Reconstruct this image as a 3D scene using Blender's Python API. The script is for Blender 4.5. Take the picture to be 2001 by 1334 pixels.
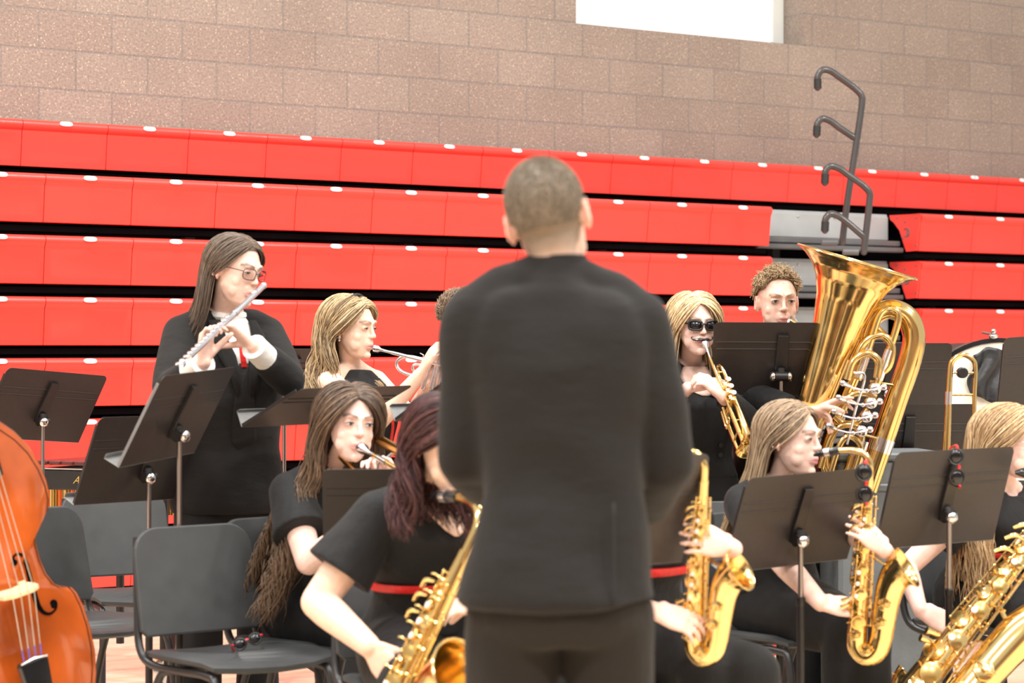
import bpy, math, random
import numpy as np
from mathutils import Vector, Matrix, Euler
for o in list(bpy.data.objects): bpy.data.objects.remove(o)
SC = bpy.context.scene
COL = SC.collection
PI = math.pi
# ---------------------------------------------------------------- camera, light, exposure
FPX = 4486.0; CXP = 1000.5; HY = 680.0; EYE = 1.38
cam_d = bpy.data.cameras.new('camera'); cam = bpy.data.objects.new('camera', cam_d); COL.objects.link(cam)
cam_d.sensor_width = 22.3; cam_d.lens = FPX * 22.3 / 2001.0
cam.location = (0, 0, EYE); cam.rotation_euler = (math.radians(90) + math.atan((HY - 667) / FPX), 0, 0)
cam_d.dof.use_dof = True; cam_d.dof.focus_distance = 9.4; cam_d.dof.aperture_fstop = 2.2
cam_d.clip_start = 0.1; cam_d.clip_end = 200
SC.camera = cam
SC.view_settings.view_transform = 'Standard'; SC.view_settings.look = 'None'
SC.view_settings.gamma = 1; SC.view_settings.use_curve_mapping = False
SC.view_settings.exposure = 0.55
SC.cycles.use_denoising = True
SC.cycles.max_bounces = 6; SC.cycles.diffuse_bounces = 3; SC.cycles.glossy_bounces = 4
SC.cycles.sample_clamp_indirect = 6
W = bpy.data.worlds.new('world'); SC.world = W; W.use_nodes = True
bg = W.node_tree.nodes['Background']; bg.inputs[0].default_value = (1.0, 0.975, 0.94, 1); bg.inputs[1].default_value = 0.50
def area(name, loc, sx, sy, power, col=(1, .96, .9)):
    d = bpy.data.lights.new(name, 'AREA'); d.shape = 'RECTANGLE'; d.size = sx; d.size_y = sy; d.energy = power; d.color = col
    o = bpy.data.objects.new(name, d); o.location = loc; COL.objects.link(o)
    return o
for gx in (-6, -1.5, 3, 7.5):
    for gy in (-1.5, 3.2, 8):
        area('gym_ceiling_light', (gx, gy, 7.6), 1.3, .5, 230)

# ---------------------------------------------------------------- helpers
def V(*a): return np.array(a, float)
def P(x, y, Y): return V((x - CXP) / FPX * Y, Y, EYE + (HY - y) / FPX * Y)
def nrm(v):
    v = np.asarray(v, float); return v / (np.linalg.norm(v) + 1e-12)
def perp(d):
    a = V(0, 0, 1) if abs(d[2]) < .9 else V(1, 0, 0)
    x = nrm(np.cross(a, d)); return x, np.cross(d, x)
def catmull(pts, n):
    pts = np.asarray(pts, float)
    if len(pts) < 3: 
        t = np.linspace(0, 1, n)[:, None]; return pts[0] * (1 - t) + pts[-1] * t
    Q = np.vstack([2 * pts[0] - pts[1], pts, 2 * pts[-1] - pts[-2]])
    out = []
    for t in np.linspace(0, len(pts) - 1, n):
        i = min(int(t), len(pts) - 2); u = t - i
        a, b, c, d = Q[i:i + 4]
        out.append(.5 * (2 * b + (c - a) * u + (2 * a - 5 * b + 4 * c - d) * u * u + (3 * b - a - 3 * c + d) * u ** 3))
    return np.array(out)
def rotv(v, ax, a):
    ax = nrm(ax); v = np.asarray(v, float)
    return v * math.cos(a) + np.cross(ax, v) * math.sin(a) + ax * (ax @ v) * (1 - math.cos(a))

class MB:
    def __init__(s): s.v = []; s.f = []; s.m = []; s.n = 0; s.c = []; s.mi = 0; s.col = None
    def add(s, vs, fs):
        vs = np.asarray(vs, float).reshape(-1, 3)
        s.v.append(vs); s.f += [tuple(int(i) + s.n for i in f) for f in fs]; s.m += [s.mi] * len(fs)
        s.c.append(np.tile(V(1, 1, 1) if s.col is None else np.asarray(s.col, float), (len(vs), 1)))
        s.n += len(vs); return s
    def box(s, c, size, R=None):
        h = np.asarray(size, float) / 2
        q = np.array([[x, y, z] for x in (-1, 1) for y in (-1, 1) for z in (-1, 1)], float) * h
        if R is not None: q = q @ np.asarray(R, float).T
        return s.add(q + np.asarray(c, float), [(0, 1, 3, 2), (4, 6, 7, 5), (0, 4, 5, 1), (2, 3, 7, 6), (0, 2, 6, 4), (1, 5, 7, 3)])
    def bbox(s, c, size, b=.01, R=None):   # box with chamfered edges
        h = np.asarray(size, float) / 2; b = min(b, h.min() * .9)
        q = []; 
        for k in range(3):
            for x in (-1, 1):
                for y in (-1, 1):
                    for z in (-1, 1):
                        p = V(x, y, z) * (h - b); p[k] = (x, y, z)[k] * h[k]; q.append(p)
        q = np.array(q); c = np.asarray(c, float)
        bm = []
        idx = lambda k, x, y, z: k * 8 + (x > 0) * 4 + (y > 0) * 2 + (z > 0)
        F = []
        for sg in (-1, 1):
            F.append([idx(0, sg, -1, -1), idx(0, sg, 1, -1), idx(0, sg, 1, 1), idx(0, sg, -1, 1)][::sg])
            F.append([idx(1, -1, sg, -1), idx(1, -1, sg, 1), idx(1, 1, sg, 1), idx(1, 1, sg, -1)][::sg])
            F.append([idx(2, -1, -1, sg), idx(2, 1, -1, sg), idx(2, 1, 1, sg), idx(2, -1, 1, sg)][::sg])
        for a in (-1, 1):
            for d in (-1, 1):
                F.append([idx(0, a, d, -1), idx(0, a, d, 1), idx(1, a, d, 1), idx(1, a, d, -1)][::-a * d])
                F.append([idx(0, a, -1, d), idx(0, a, 1, d), idx(2, a, 1, d), idx(2, a, -1, d)][::a * d])
                F.append([idx(1, -1, a, d), idx(1, 1, a, d), idx(2, 1, a, d), idx(2, -1, a, d)][::-a * d])
                for e in (-1, 1): F.append([idx(0, a, d, e), idx(1, a, d, e), idx(2, a, d, e)][::a * d * e])
        if R is not None: q = q @ np.asarray(R, float).T
        return s.add(q + c, F)
    def loft(s, rings, n=20, caps=True, p=2.0, dome=False):
        """rings: (centre, axis_a * ra, axis_b * rb)"""
        th = np.linspace(0, 2 * PI, n, endpoint=False); cs, sn = np.cos(th), np.sin(th)
        if p != 2.0:
            cs = np.sign(cs) * np.abs(cs) ** (2 / p); sn = np.sign(sn) * np.abs(sn) ** (2 / p)
        vs = []; k = len(rings)
        for c, a, b in rings:
            vs.append(np.asarray(c) + np.outer(cs, a) + np.outer(sn, b))
        vs = np.vstack(vs); fs = []
        for i in range(k - 1):
            for j in range(n):
                j2 = (j + 1) % n; fs.append((i * n + j, i * n + j2, (i + 1) * n + j2, (i + 1) * n + j))
        if caps:
            vs = np.vstack([vs, [rings[0][0]], [rings[-1][0]]]); a0 = k * n
            for j in range(n):
                j2 = (j + 1) % n
                fs.append((a0, j2, j)); fs.append((a0 + 1, (k - 1) * n + j, (k - 1) * n + j2))
        return s.add(vs, fs)
    def tube(s, pts, r, n=10, smooth=0, caps=True, round_ends=False, closed=False):
        pts = np.asarray(pts, float); m = len(pts)
        r = np.full(m, r, float) if np.isscalar(r) else np.asarray(r, float)
        if smooth:
            q = catmull(pts, smooth); r = np.interp(np.linspace(0, m - 1, smooth), np.arange(m), r); pts = q; m = smooth
        if round_ends:
            t0 = nrm(pts[0] - pts[1]); t1 = nrm(pts[-1] - pts[-2])
            A = [pts[0] + t0 * r[0] * math.sin(a) for a in (1.45, 1.0, .5)]; rA = [r[0] * math.cos(a) for a in (1.45, 1.0, .5)]
            B = [pts[-1] + t1 * r[-1] * math.sin(a) for a in (.5, 1.0, 1.45)]; rB = [r[-1] * math.cos(a) for a in (.5, 1.0, 1.45)]
            pts = np.vstack([A, pts, B]); r = np.concatenate([rA, r, rB]); m = len(pts)
        T = np.gradient(pts, axis=0); T /= (np.linalg.norm(T, axis=1)[:, None] + 1e-12)
        if closed:
            T = np.roll(pts, -1, 0) - np.roll(pts, 1, 0); T /= np.linalg.norm(T, axis=1)[:, None]
        x, _ = perp(T[0]); rings = []
        for i in range(m):
            x = nrm(x - T[i] * (x @ T[i])); y = np.cross(T[i], x)
            rings.append((pts[i], x * r[i], y * r[i]))
        if closed: rings.append(rings[0]); caps = False
        return s.loft(rings, n, caps)
    def ell(s, c, r, R=None, n=16, m=10):
        c = np.asarray(c, float); r = V(r, r, r) if np.isscalar(r) else np.asarray(r, float)
        ph = np.linspace(0, PI, m + 1)[1:-1]; th = np.linspace(0, 2 * PI, n, endpoint=False)
        q = [[0, 0, 1]] + [[math.sin(a) * math.cos(t), math.sin(a) * math.sin(t), math.cos(a)] for a in ph for t in th] + [[0, 0, -1]]
        q = np.array(q) * r
        if R is not None: q = q @ np.asarray(R, float).T
        fs = []
        L = len(q) - 1
        for j in range(n):
            j2 = (j + 1) % n; fs.append((0, 1 + j, 1 + j2)); fs.append((L, 1 + (m - 2) * n + j2, 1 + (m - 2) * n + j))
            for i in range(m - 2): fs.append((1 + i * n + j, 1 + (i + 1) * n + j, 1 + (i + 1) * n + j2, 1 + i * n + j2))
        return s.add(q + c, fs)
    def lathe(s, o, ax, prof, n=24, caps=False):
        ax = nrm(ax); x, y = perp(ax); o = np.asarray(o, float)
        return s.loft([(o + ax * h, x * max(r, 1e-5), y * max(r, 1e-5)) for r, h in prof], n, caps)
    def cyl(s, a, b, r, n=12, r2=None):
        return s.tube([a, b], [r, r if r2 is None else r2], n)
    def prism(s, poly, o, ax, ay, t):
        """flat polygon (2D list) in the plane o+ax,ay ; thickness t along cross(ax,ay), centred"""
        ax = np.asarray(ax, float); ay = np.asarray(ay, float); nz = nrm(np.cross(ax, ay)); o = np.asarray(o, float)
        k = len(poly); q = np.array([o + ax * a + ay * b for a, b in poly])
        vs = np.vstack([q - nz * t / 2, q + nz * t / 2])
        fs = [tuple(range(k))[::-1], tuple(range(k, 2 * k))] + [(i, (i + 1) % k, k + (i + 1) % k, k + i) for i in range(k)]
        return s.add(vs, fs)
    def verts(s): return np.vstack(s.v)
    def mesh(s, name, mats, smooth=True, origin=(0, 0, 0), usecol=False):
        me = bpy.data.meshes.new(name)
        me.from_pydata((s.verts() - np.asarray(origin, float)).tolist(), [], s.f)
        for m in (mats if isinstance(mats, (list, tuple)) else [mats]): me.materials.append(m)
        if any(s.m): me.polygons.foreach_set('material_index', s.m)
        me.polygons.foreach_set('use_smooth', [smooth] * len(me.polygons))
        if usecol:
            at = me.color_attributes.new('Col', 'FLOAT_COLOR', 'POINT')
            c = np.vstack(s.c); at.data.foreach_set('color', np.hstack([c, np.ones((len(c), 1))]).astype(np.float32).ravel())
        me.update()
        if smooth and not usecol:
            try: me.set_sharp_from_angle(angle=math.radians(42))
            except Exception: pass
        return me
    def build(s, name, mats, parent=None, smooth=True, origin=None, usecol=False, bevel=0):
        if origin is None: origin = (0, 0, 0) if parent is None else getorg(parent)
        me = s.mesh(name, mats, smooth, origin, usecol)
        o = bpy.data.objects.new(name, me); COL.objects.link(o)
        if parent is not None: o.parent = parent
        else: o.location = origin
        if bevel:
            b = o.modifiers.new('bevel', 'BEVEL'); b.width = bevel; b.segments = 2; b.limit_method = 'ANGLE'; b.angle_limit = math.radians(50)
        return o
ORG = {}
def getorg(p): return ORG.get(p.name, (0, 0, 0))
def thing(name, label, cat, loc=(0, 0, 0), group=None, world=True):
    """world=True: children geometry is given in world coordinates"""
    o = bpy.data.objects.new(name, None); COL.objects.link(o); o.empty_display_size = .1
    o.location = tuple(float(a) for a in loc); o['label'] = label; o['category'] = cat
    if group: o['group'] = group
    if world: ORG[o.name] = tuple(float(a) for a in loc)
    return o
def tag(o, label, cat, group=None):
    o['label'] = label; o['category'] = cat
    if group: o['group'] = group
    return o
def struct(o): o['kind'] = 'structure'; return o
def setm(o, org, x, z, s=1.0):
    """place a locally built thing: local +x towards x, local +z along z (exact)"""
    z = nrm(z); x = nrm(np.asarray(x, float) - z * (np.asarray(x, float) @ z)); y = np.cross(z, x)
    M = Matrix.Identity(4)
    for i in range(3):
        M[i][0] = x[i] * s; M[i][1] = y[i] * s; M[i][2] = z[i] * s; M[i][3] = float(org[i])
    o.matrix_world = M
    return o
def kids(o): return [c for c in bpy.data.objects if c.parent == o]
def dup(root, label=None, group=None):
    ks = kids(root)
    r = root.copy(); COL.objects.link(r)
    if label: r['label'] = label
    if group: r['group'] = group
    for ch in ks:
        gs = kids(ch)
        c = ch.copy(); COL.objects.link(c); c.parent = r
        for g in gs:
            d = g.copy(); COL.objects.link(d); d.parent = c
    return r

# ---------------------------------------------------------------- materials
def lin(c):
    return tuple((x / 12.92 if x <= .04045 else ((x + .055) / 1.055) ** 2.4) for x in c)
def mat(name, col, rough=.5, metal=0, spec=.5, noise=None, bump=None, attr=False, coat=0, sheen=0, sss=0, alpha=1, trans=0, emit=None):
    m = bpy.data.materials.new(name); m.use_nodes = True; nt = m.node_tree; N = nt.nodes; L = nt.links
    b = N['Principled BSDF']; b.inputs['Base Color'].default_value = (*col, 1); b.inputs['Roughness'].default_value = rough
    b.inputs['Metallic'].default_value = metal; b.inputs['Specular IOR Level'].default_value = spec
    if coat: b.inputs['Coat Weight'].default_value = coat; b.inputs['Coat Roughness'].default_value = .08
    if sheen: b.inputs['Sheen Weight'].default_value = sheen; b.inputs['Sheen Roughness'].default_value = .5
    if sss: b.inputs['Subsurface Weight'].default_value = sss; b.inputs['Subsurface Radius'].default_value = (.012, .005, .003); b.inputs['Subsurface Scale'].default_value = 1
    if trans: b.inputs['Transmission Weight'].default_value = trans
    if emit: b.inputs['Emission Color'].default_value = (*emit[0], 1); b.inputs['Emission Strength'].default_value = emit[1]
    tc = N.new('ShaderNodeTexCoord')
    src = None
    if attr:
        a = N.new('ShaderNodeAttribute'); a.attribute_name = 'Col'; src = a.outputs['Color']
    if noise:   # (scale, amount, (sx,sy,sz))
        mp = N.new('ShaderNodeMapping'); mp.inputs['Scale'].default_value = noise[2] if len(noise) > 2 else (1, 1, 1); L.new(tc.outputs['Object'], mp.inputs[0])
        nz = N.new('ShaderNodeTexNoise'); nz.inputs['Scale'].default_value = noise[0]; nz.inputs['Detail'].default_value = 4; L.new(mp.outputs[0], nz.inputs[0])
        mr = N.new('ShaderNodeMapRange'); mr.inputs[1].default_value = .3; mr.inputs[2].default_value = .7
        mr.inputs[3].default_value = 1 - noise[1]; mr.inputs[4].default_value = 1 + noise[1]; L.new(nz.outputs[0], mr.inputs[0])
        mx = N.new('ShaderNodeMix'); mx.data_type = 'RGBA'; mx.blend_type = 'MULTIPLY'; mx.inputs[0].default_value = 1
        if src is not None: L.new(src, mx.inputs[6])
        else: mx.inputs[6].default_value = (*col, 1)
        L.new(mr.outputs[0], mx.inputs[7]); src = mx.outputs[2]
    if src is not None: L.new(src, b.inputs['Base Color'])
    if bump:   # (scale, strength, (sx,sy,sz))
        mp = N.new('ShaderNodeMapping'); mp.inputs['Scale'].default_value = bump[2] if len(bump) > 2 else (1, 1, 1); L.new(tc.outputs['Object'], mp.inputs[0])
        nz = N.new('ShaderNodeTexNoise'); nz.inputs['Scale'].default_value = bump[0]; nz.inputs['Detail'].default_value = 3; L.new(mp.outputs[0], nz.inputs[0])
        bp = N.new('ShaderNodeBump'); bp.inputs['Strength'].default_value = bump[1]; bp.inputs['Distance'].default_value = .01
        L.new(nz.outputs[0], bp.inputs['Height']); L.new(bp.outputs[0], b.inputs['Normal'])
    return m
M = {}
M['red'] = mat('red_plastic', (.88, .055, .04), .35, noise=(2.5, .05), coat=.25)
M['white'] = mat('white_label', (.9, .9, .9), .5)
M['ink'] = mat('dark_print', (.15, .15, .17), .6)
M['black'] = mat('black_paint', (.013, .011, .011), .38, noise=(30, .15))
M['desk'] = mat('powder_coated_desk', (.027, .021, .020), .42, noise=(60, .1), bump=(400, .06))
M['void'] = mat('gap_shade_black', (.004, .003, .0035), 1.0, spec=.02, noise=(4, .3))  # near-black paints in the shade of bleacher gaps and sound holes
M['rubber'] = mat('black_rubber', (.02, .02, .02), .7, noise=(20, .1))
M['chair'] = mat('charcoal_plastic', (.048, .051, .053), .5, noise=(14, .1), bump=(500, .1))
M['chairmetal'] = mat('black_chair_tube', (.03, .03, .032), .35, noise=(10, .1))
M['chrome'] = mat('chrome', (.72, .70, .69), .18, 1, noise=(20, .04))
M['steel'] = mat('brushed_steel_pole', (.42, .38, .36), .3, 1, noise=(40, .1, (1, 1, .1)))
M['brass'] = mat('gold_lacquer_brass', (.88, .63, .26), .15, 1, noise=(9, .06))
M['brassd'] = mat('dark_gold_brass', (.80, .52, .17), .22, 1, noise=(9, .08))
M['silver'] = mat('silver_plate', (.88, .86, .90), .18, 1, noise=(12, .05))
M['pearl'] = mat('pearl', (.85, .82, .78), .25, noise=(50, .05))
M['mouthpiece'] = mat('black_ebonite', (.012, .012, .014), .15, coat=.5, noise=(20, .1))
M['grey'] = mat('grey_painted_steel', (.40, .42, .43), .4, noise=(6, .06))
M['greydk'] = mat('dark_grey_steel', (.12, .12, .125), .4, noise=(6, .15))
M['rail'] = mat('charcoal_rail_paint', (.055, .05, .05), .3, noise=(12, .1), coat=.3)
M['suit'] = mat('black_suit_wool', (.0165, .0150, .0145), .9, spec=.2, noise=(900, .25), bump=(14, .8, (.6, .6, 1.3)), sheen=.05)
M['dress'] = mat('black_crepe', (.0105, .0105, .0115), .75, spec=.28, noise=(700, .2), bump=(18, .8, (1, 1, .6)), sheen=.05)
M['pants'] = mat('black_trouser_cloth', (.0115, .011, .011), .8, spec=.25, noise=(800, .2), bump=(14, .8, (1, 1, .4)), sheen=.04)
M['khaki'] = mat('dark_olive_trouser', (.018, .0145, .0115), .85, spec=.2, noise=(800, .2), bump=(12, .8, (1, 1, .5)), sheen=.04)
M['shirt'] = mat('white_shirt_cotton', (.82, .80, .76), .8, noise=(300, .04), bump=(40, .3))
M['beltred'] = mat('red_sash', (.72, .02, .02), .5, noise=(60, .1), bump=(60, .3))
M['skin'] = mat('skin', (.8, .55, .45), .5, spec=.35, attr=True, noise=(60, .05), sss=.12, bump=(350, .05))
M['hair'] = mat('hair', (.2, .15, .1), .42, spec=.45, attr=True, noise=(120, .25, (1, 1, .15)))
M['eyew'] = mat('eye_surface', (.8, .78, .76), .2, attr=True, noise=(30, .02))
M['shoe'] = mat('black_shoe_leather', (.015, .015, .015), .3, noise=(30, .1))
M['lens_dark'] = mat('dark_sunglass_lens', (.006, .006, .007), .12, coat=.3, noise=(5, .1))
M['glass'] = mat('clear_lens', (1, 1, 1), .0, trans=1, spec=.3); M['glass'].node_tree.nodes['Principled BSDF'].inputs['IOR'].default_value = 1.03
M['spec_frame'] = mat('dark_burgundy_frame', (.06, .015, .03), .3, noise=(5, .1))
M['redgloss'] = mat('red_gloss_plastic', (.75, .02, .02), .2, coat=.5, noise=(20, .1))
M['cream'] = mat('cream_drum_skin', (.84, .80, .70), .6, noise=(3, .05))
M['cloth_black'] = mat('black_satin_cloth', (.02, .02, .022), .45, noise=(40, .2), bump=(14, .6))
M['maplewood'] = mat('pale_maple_bridge', (.75, .55, .32), .5, noise=(30, .12, (1, 1, .1)))
M['string'] = mat('steel_string', (.6, .58, .56), .3, 1, noise=(50, .1))
M['purple'] = mat('violet_string_winding', (.16, .10, .45), .5, noise=(50, .1))
M['gold_print'] = mat('gold_script', (.75, .50, .14), .35, .6, noise=(50, .1))
M['case'] = mat('grey_equipment_case', (.16, .175, .185), .5, noise=(10, .08), bump=(80, .1))
M['bar'] = mat('rosewood_bar', (.10, .02, .02), .3, noise=(20, .3, (.2, 1, 1)), coat=.3)
def text_into(mb, s, o, ax, ay, h, t=.001, font_italic=False):
    """letters as filled faces added to a mesh builder"""
    cu = bpy.data.curves.new('t', 'FONT'); cu.body = s; cu.size = 1; cu.align_x = 'CENTER'; cu.align_y = 'CENTER'; cu.resolution_u = 2
    if font_italic: cu.shear = .5
    ob = bpy.data.objects.new('t', cu); COL.objects.link(ob)
    dg = bpy.context.evaluated_depsgraph_get(); me = ob.evaluated_get(dg).to_mesh()
    vs = np.array([v.co[:] for v in me.vertices]); fs = [tuple(p.vertices) for p in me.polygons]
    ob.evaluated_get(dg).to_mesh_clear(); bpy.data.objects.remove(ob); bpy.data.curves.remove(cu)
    if len(vs):
        ax = np.asarray(ax, float); ay = np.asarray(ay, float); nz = np.cross(ax, ay)
        mb.add(np.asarray(o, float) + np.outer(vs[:, 0] * h, ax) + np.outer(vs[:, 1] * h, ay) + nz * t, fs)
# ---------------------------------------------------------------- the gym: wall, window, floor
TH = math.radians(34.3); U = V(math.cos(TH), math.sin(TH), 0); NN = V(-math.sin(TH), math.cos(TH), 0)   # NN: into the wall
A0 = V((70 - CXP) / FPX * 10.98, 10.98, 0)
def B(u, v, z): return A0 + U * u - NN * v + V(0, 0, z)       # v: out of the wall towards the hall
def u_at(px, v=0):                                            # u of the point of plane v seen at column px
    k = (px - CXP) / FPX; o = B(0, v, 0)
    return (k * o[1] - o[0]) / (U[0] - k * U[1])
def z_at(px, py, v=0):
    o = B(u_at(px, v), v, 0); return EYE + (HY - py) / FPX * o[1]
WV = -.762
def wallmat():
    m = bpy.data.materials.new('split_face_block'); m.use_nodes = True; nt = m.node_tree; N = nt.nodes; L = nt.links; b = N['Principled BSDF']
    b.inputs['Roughness'].default_value = .85; b.inputs['Specular IOR Level'].default_value = .3
    tc = N.new('ShaderNodeTexCoord'); mp = N.new('ShaderNodeMapping'); L.new(tc.outputs['Object'], mp.inputs[0])
    mp.inputs['Location'].default_value = (WALL_OFF_U, WALL_OFF_Z, 0)
    br = N.new('ShaderNodeTexBrick'); br.offset = .5; br.inputs['Scale'].default_value = 1; br.inputs['Brick Width'].default_value = .4064; br.inputs['Row Height'].default_value = .2032
    br.inputs['Mortar Size'].default_value = .0062; br.inputs['Mortar Smooth'].default_value = .3; br.inputs['Bias'].default_value = 0
    br.inputs['Color1'].default_value = (*WC1, 1); br.inputs['Color2'].default_value = (*WC2, 1); br.inputs['Mortar'].default_value = (.245, .212, .19, 1)
    L.new(mp.outputs[0], br.inputs[0])
    n1 = N.new('ShaderNodeTexNoise'); n1.inputs['Scale'].default_value = 85; n1.inputs['Detail'].default_value = 3; L.new(tc.outputs['Object'], n1.inputs[0])
    r1 = N.new('ShaderNodeMapRange'); r1.inputs[1].default_value = .35; r1.inputs[2].default_value = .65; r1.inputs[3].default_value = .80; r1.inputs[4].default_value = 1.18; L.new(n1.outputs[0], r1.inputs[0])
    n3 = N.new('ShaderNodeTexNoise'); n3.inputs['Scale'].default_value = 1.7; n3.inputs['Detail'].default_value = 3; L.new(tc.outputs['Object'], n3.inputs[0])
    r3 = N.new('ShaderNodeMapRange'); r3.inputs[1].default_value = .3; r3.inputs[2].default_value = .7; r3.inputs[3].default_value = .93; r3.inputs[4].default_value = 1.07; L.new(n3.outputs[0], r3.inputs[0])
    mu = N.new('ShaderNodeMath'); mu.operation = 'MULTIPLY'; L.new(r1.outputs[0], mu.inputs[0]); L.new(r3.outputs[0], mu.inputs[1])
    mx = N.new('ShaderNodeMix'); mx.data_type = 'RGBA'; mx.blend_type = 'MULTIPLY'; mx.inputs[0].default_value = 1; L.new(br.outputs[0], mx.inputs[6]); L.new(mu.outputs[0], mx.inputs[7])
    vo = N.new('ShaderNodeTexVoronoi'); vo.inputs['Scale'].default_value = 110; L.new(tc.outputs['Object'], vo.inputs[0])
    sp = N.new('ShaderNodeSeparateColor'); L.new(vo.outputs['Color'], sp.inputs[0])
    lt = N.new('ShaderNodeMath'); lt.operation = 'LESS_THAN'; lt.inputs[1].default_value = .30; L.new(vo.outputs['Distance'], lt.inputs[0])
    gt = N.new('ShaderNodeMath'); gt.operation = 'GREATER_THAN'; gt.inputs[1].default_value = .86; L.new(sp.outputs[0], gt.inputs[0])
    am = N.new('ShaderNodeMath'); am.operation = 'MULTIPLY'; L.new(lt.outputs[0], am.inputs[0]); L.new(gt.outputs[0], am.inputs[1])
    inv = N.new('ShaderNodeMath'); inv.operation = 'SUBTRACT'; inv.inputs[0].default_value = .8; L.new(br.outputs['Fac'], inv.inputs[1])
    am2 = N.new('ShaderNodeMath'); am2.operation = 'MULTIPLY'; am2.use_clamp = True; L.new(am.outputs[0], am2.inputs[0]); L.new(inv.outputs[0], am2.inputs[1])
    m2 = N.new('ShaderNodeMix'); m2.data_type = 'RGBA'; L.new(am2.outputs[0], m2.inputs[0]); L.new(mx.outputs[2], m2.inputs[6]); m2.inputs[7].default_value = (.80, .64, .47, 1)
    L.new(m2.outputs[2], b.inputs['Base Color'])
    bp = N.new('ShaderNodeBump'); bp.inputs['Strength'].default_value = .45; bp.inputs['Distance'].default_value = .006; bp.invert = True
    ad = N.new('ShaderNodeMath'); ad.operation = 'MULTIPLY_ADD'; ad.inputs[1].default_value = -.5; L.new(n1.outputs[0], ad.inputs[0]); L.new(br.outputs['Fac'], ad.inputs[2])
    L.new(ad.outputs[0], bp.inputs['Height']); L.new(bp.outputs[0], b.inputs['Normal'])
    return m
WC1 = (.285, .226, .190); WC2 = (.315, .258, .218)
wz0 = z_at(0, 167, WV); wu0 = u_at(76, WV)
WALL_OFF_Z = -(wz0 % .4064) + .4064; WALL_OFF_U = -(wu0 % .4064)
M['wall'] = wallmat()
def wallmesh(name, polys):
    """object local frame: x along the wall, y up, z out"""
    mb = MB()
    for c, s in polys: mb.box(c, s)
    me = mb.mesh(name, M['wall'], smooth=False); o = bpy.data.objects.new(name, me); COL.objects.link(o)
    Mx = Matrix.Identity(4)
    for i in range(3): Mx[i][0] = U[i]; Mx[i][1] = (0, 0, 1)[i]; Mx[i][2] = -NN[i]; Mx[i][3] = A0[i] + NN[i] * -WV
    o.matrix_world = Mx
    return struct(o)
wl, wr = u_at(1126, WV), u_at(1574, WV); wb = z_at(1126, 45, WV); wt = wb + 2.2; TK = .3
UL, UR, TOP = -7, 17, 7.2
wallmesh('wall_back', [(((UL + wl) / 2, TOP / 2, -TK / 2), (wl - UL, TOP, TK)), (((wr + UR) / 2, TOP / 2, -TK / 2), (UR - wr, TOP, TK)),
    (((wl + wr) / 2, wb / 2, -TK / 2), (wr - wl, wb, TK)), (((wl + wr) / 2, (wt + TOP) / 2, -TK / 2), (wr - wl, TOP - wt, TK))])
M['winpanel'] = mat('backlit_window_panel', (.9, .9, .88), .4, emit=((1, 1, .98), .35), noise=(4, .01))
M['winframe'] = mat('pale_window_frame', (.66, .68, .66), .4, noise=(8, .03))
win = thing('window_1', 'bright window of white panels set high in the block wall', 'window', B((wl + wr) / 2, WV, wb)); struct(win)
RW = np.array([U, -NN, V(0, 0, 1)]).T
wv = WV - .24
pw = (wr - wl - .16) / 8
for k in range(8):
    MB().box(B(wl + .12 - .04 + pw * (k + .5), wv, (wb + wt) / 2), (pw - .014, .02, wt - wb - .06), RW).build('window_pane', M['winpanel'], win, smooth=False)
fr = MB()
fr.box(B(wr - .05, wv + .01, (wb + wt) / 2), (.09, .05, wt - wb), RW).box(B(wl + .03, wv + .01, (wb + wt) / 2), (.06, .05, wt - wb), RW)
fr.box(B((wl + wr) / 2, wv + .01, wt - .03), (wr - wl, .05, .06), RW).box(B((wl + wr) / 2, wv - .02, (wb + wt) / 2), (wr - wl, .02, wt - wb), RW)
fr.build('window_frame', M['winframe'], win, smooth=False)

def floormat():
    m = bpy.data.materials.new('maple_floor'); m.use_nodes = True; nt = m.node_tree; N = nt.nodes; L = nt.links; b = N['Principled BSDF']
    b.inputs['Roughness'].default_value = .38; b.inputs['Coat Weight'].default_value = .12
    tc = N.new('ShaderNodeTexCoord'); mp = N.new('ShaderNodeMapping'); mp.inputs['Rotation'].default_value = (0, 0, TH); L.new(tc.outputs['Object'], mp.inputs[0])
    mp.vector_type = 'TEXTURE'
    br = N.new('ShaderNodeTexBrick'); br.offset = .37; br.inputs['Scale'].default_value = 1; br.inputs['Brick Width'].default_value = .9; br.inputs['Row Height'].default_value = .057
    br.inputs['Mortar Size'].default_value = .0008; br.inputs['Color1'].default_value = (.80, .66, .50, 1); br.inputs['Color2'].default_value = (.70, .54, .38, 1); br.inputs['Mortar'].default_value = (.3, .18, .1, 1)
    L.new(mp.outputs[0], br.inputs[0])
    nz = N.new('ShaderNodeTexNoise'); nz.inputs['Scale'].default_value = 6; m2 = N.new('ShaderNodeMapping'); m2.inputs['Scale'].default_value = (1, 12, 1); L.new(mp.outputs[0], m2.inputs[0]); L.new(m2.outputs[0], nz.inputs[0])
    r = N.new('ShaderNodeMapRange'); r.inputs[3].default_value = .85; r.inputs[4].default_value = 1.12; L.new(nz.outputs[0], r.inputs[0])
    mx = N.new('ShaderNodeMix'); mx.data_type = 'RGBA'; mx.blend_type = 'MULTIPLY'; mx.inputs[0].default_value = 1; L.new(br.outputs[0], mx.inputs[6]); L.new(r.outputs[0], mx.inputs[7])
    L.new(mx.outputs[2], b.inputs['Base Color'])
    return m
M['floor'] = floormat()
struct(MB().box((2, 3, -.05), (40, 40, .1)).build('floor', M['floor'], smooth=False))
M['courtred'] = mat('red_court_paint', (.62, .03, .025), .22, noise=(6, .1), coat=.3)
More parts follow.
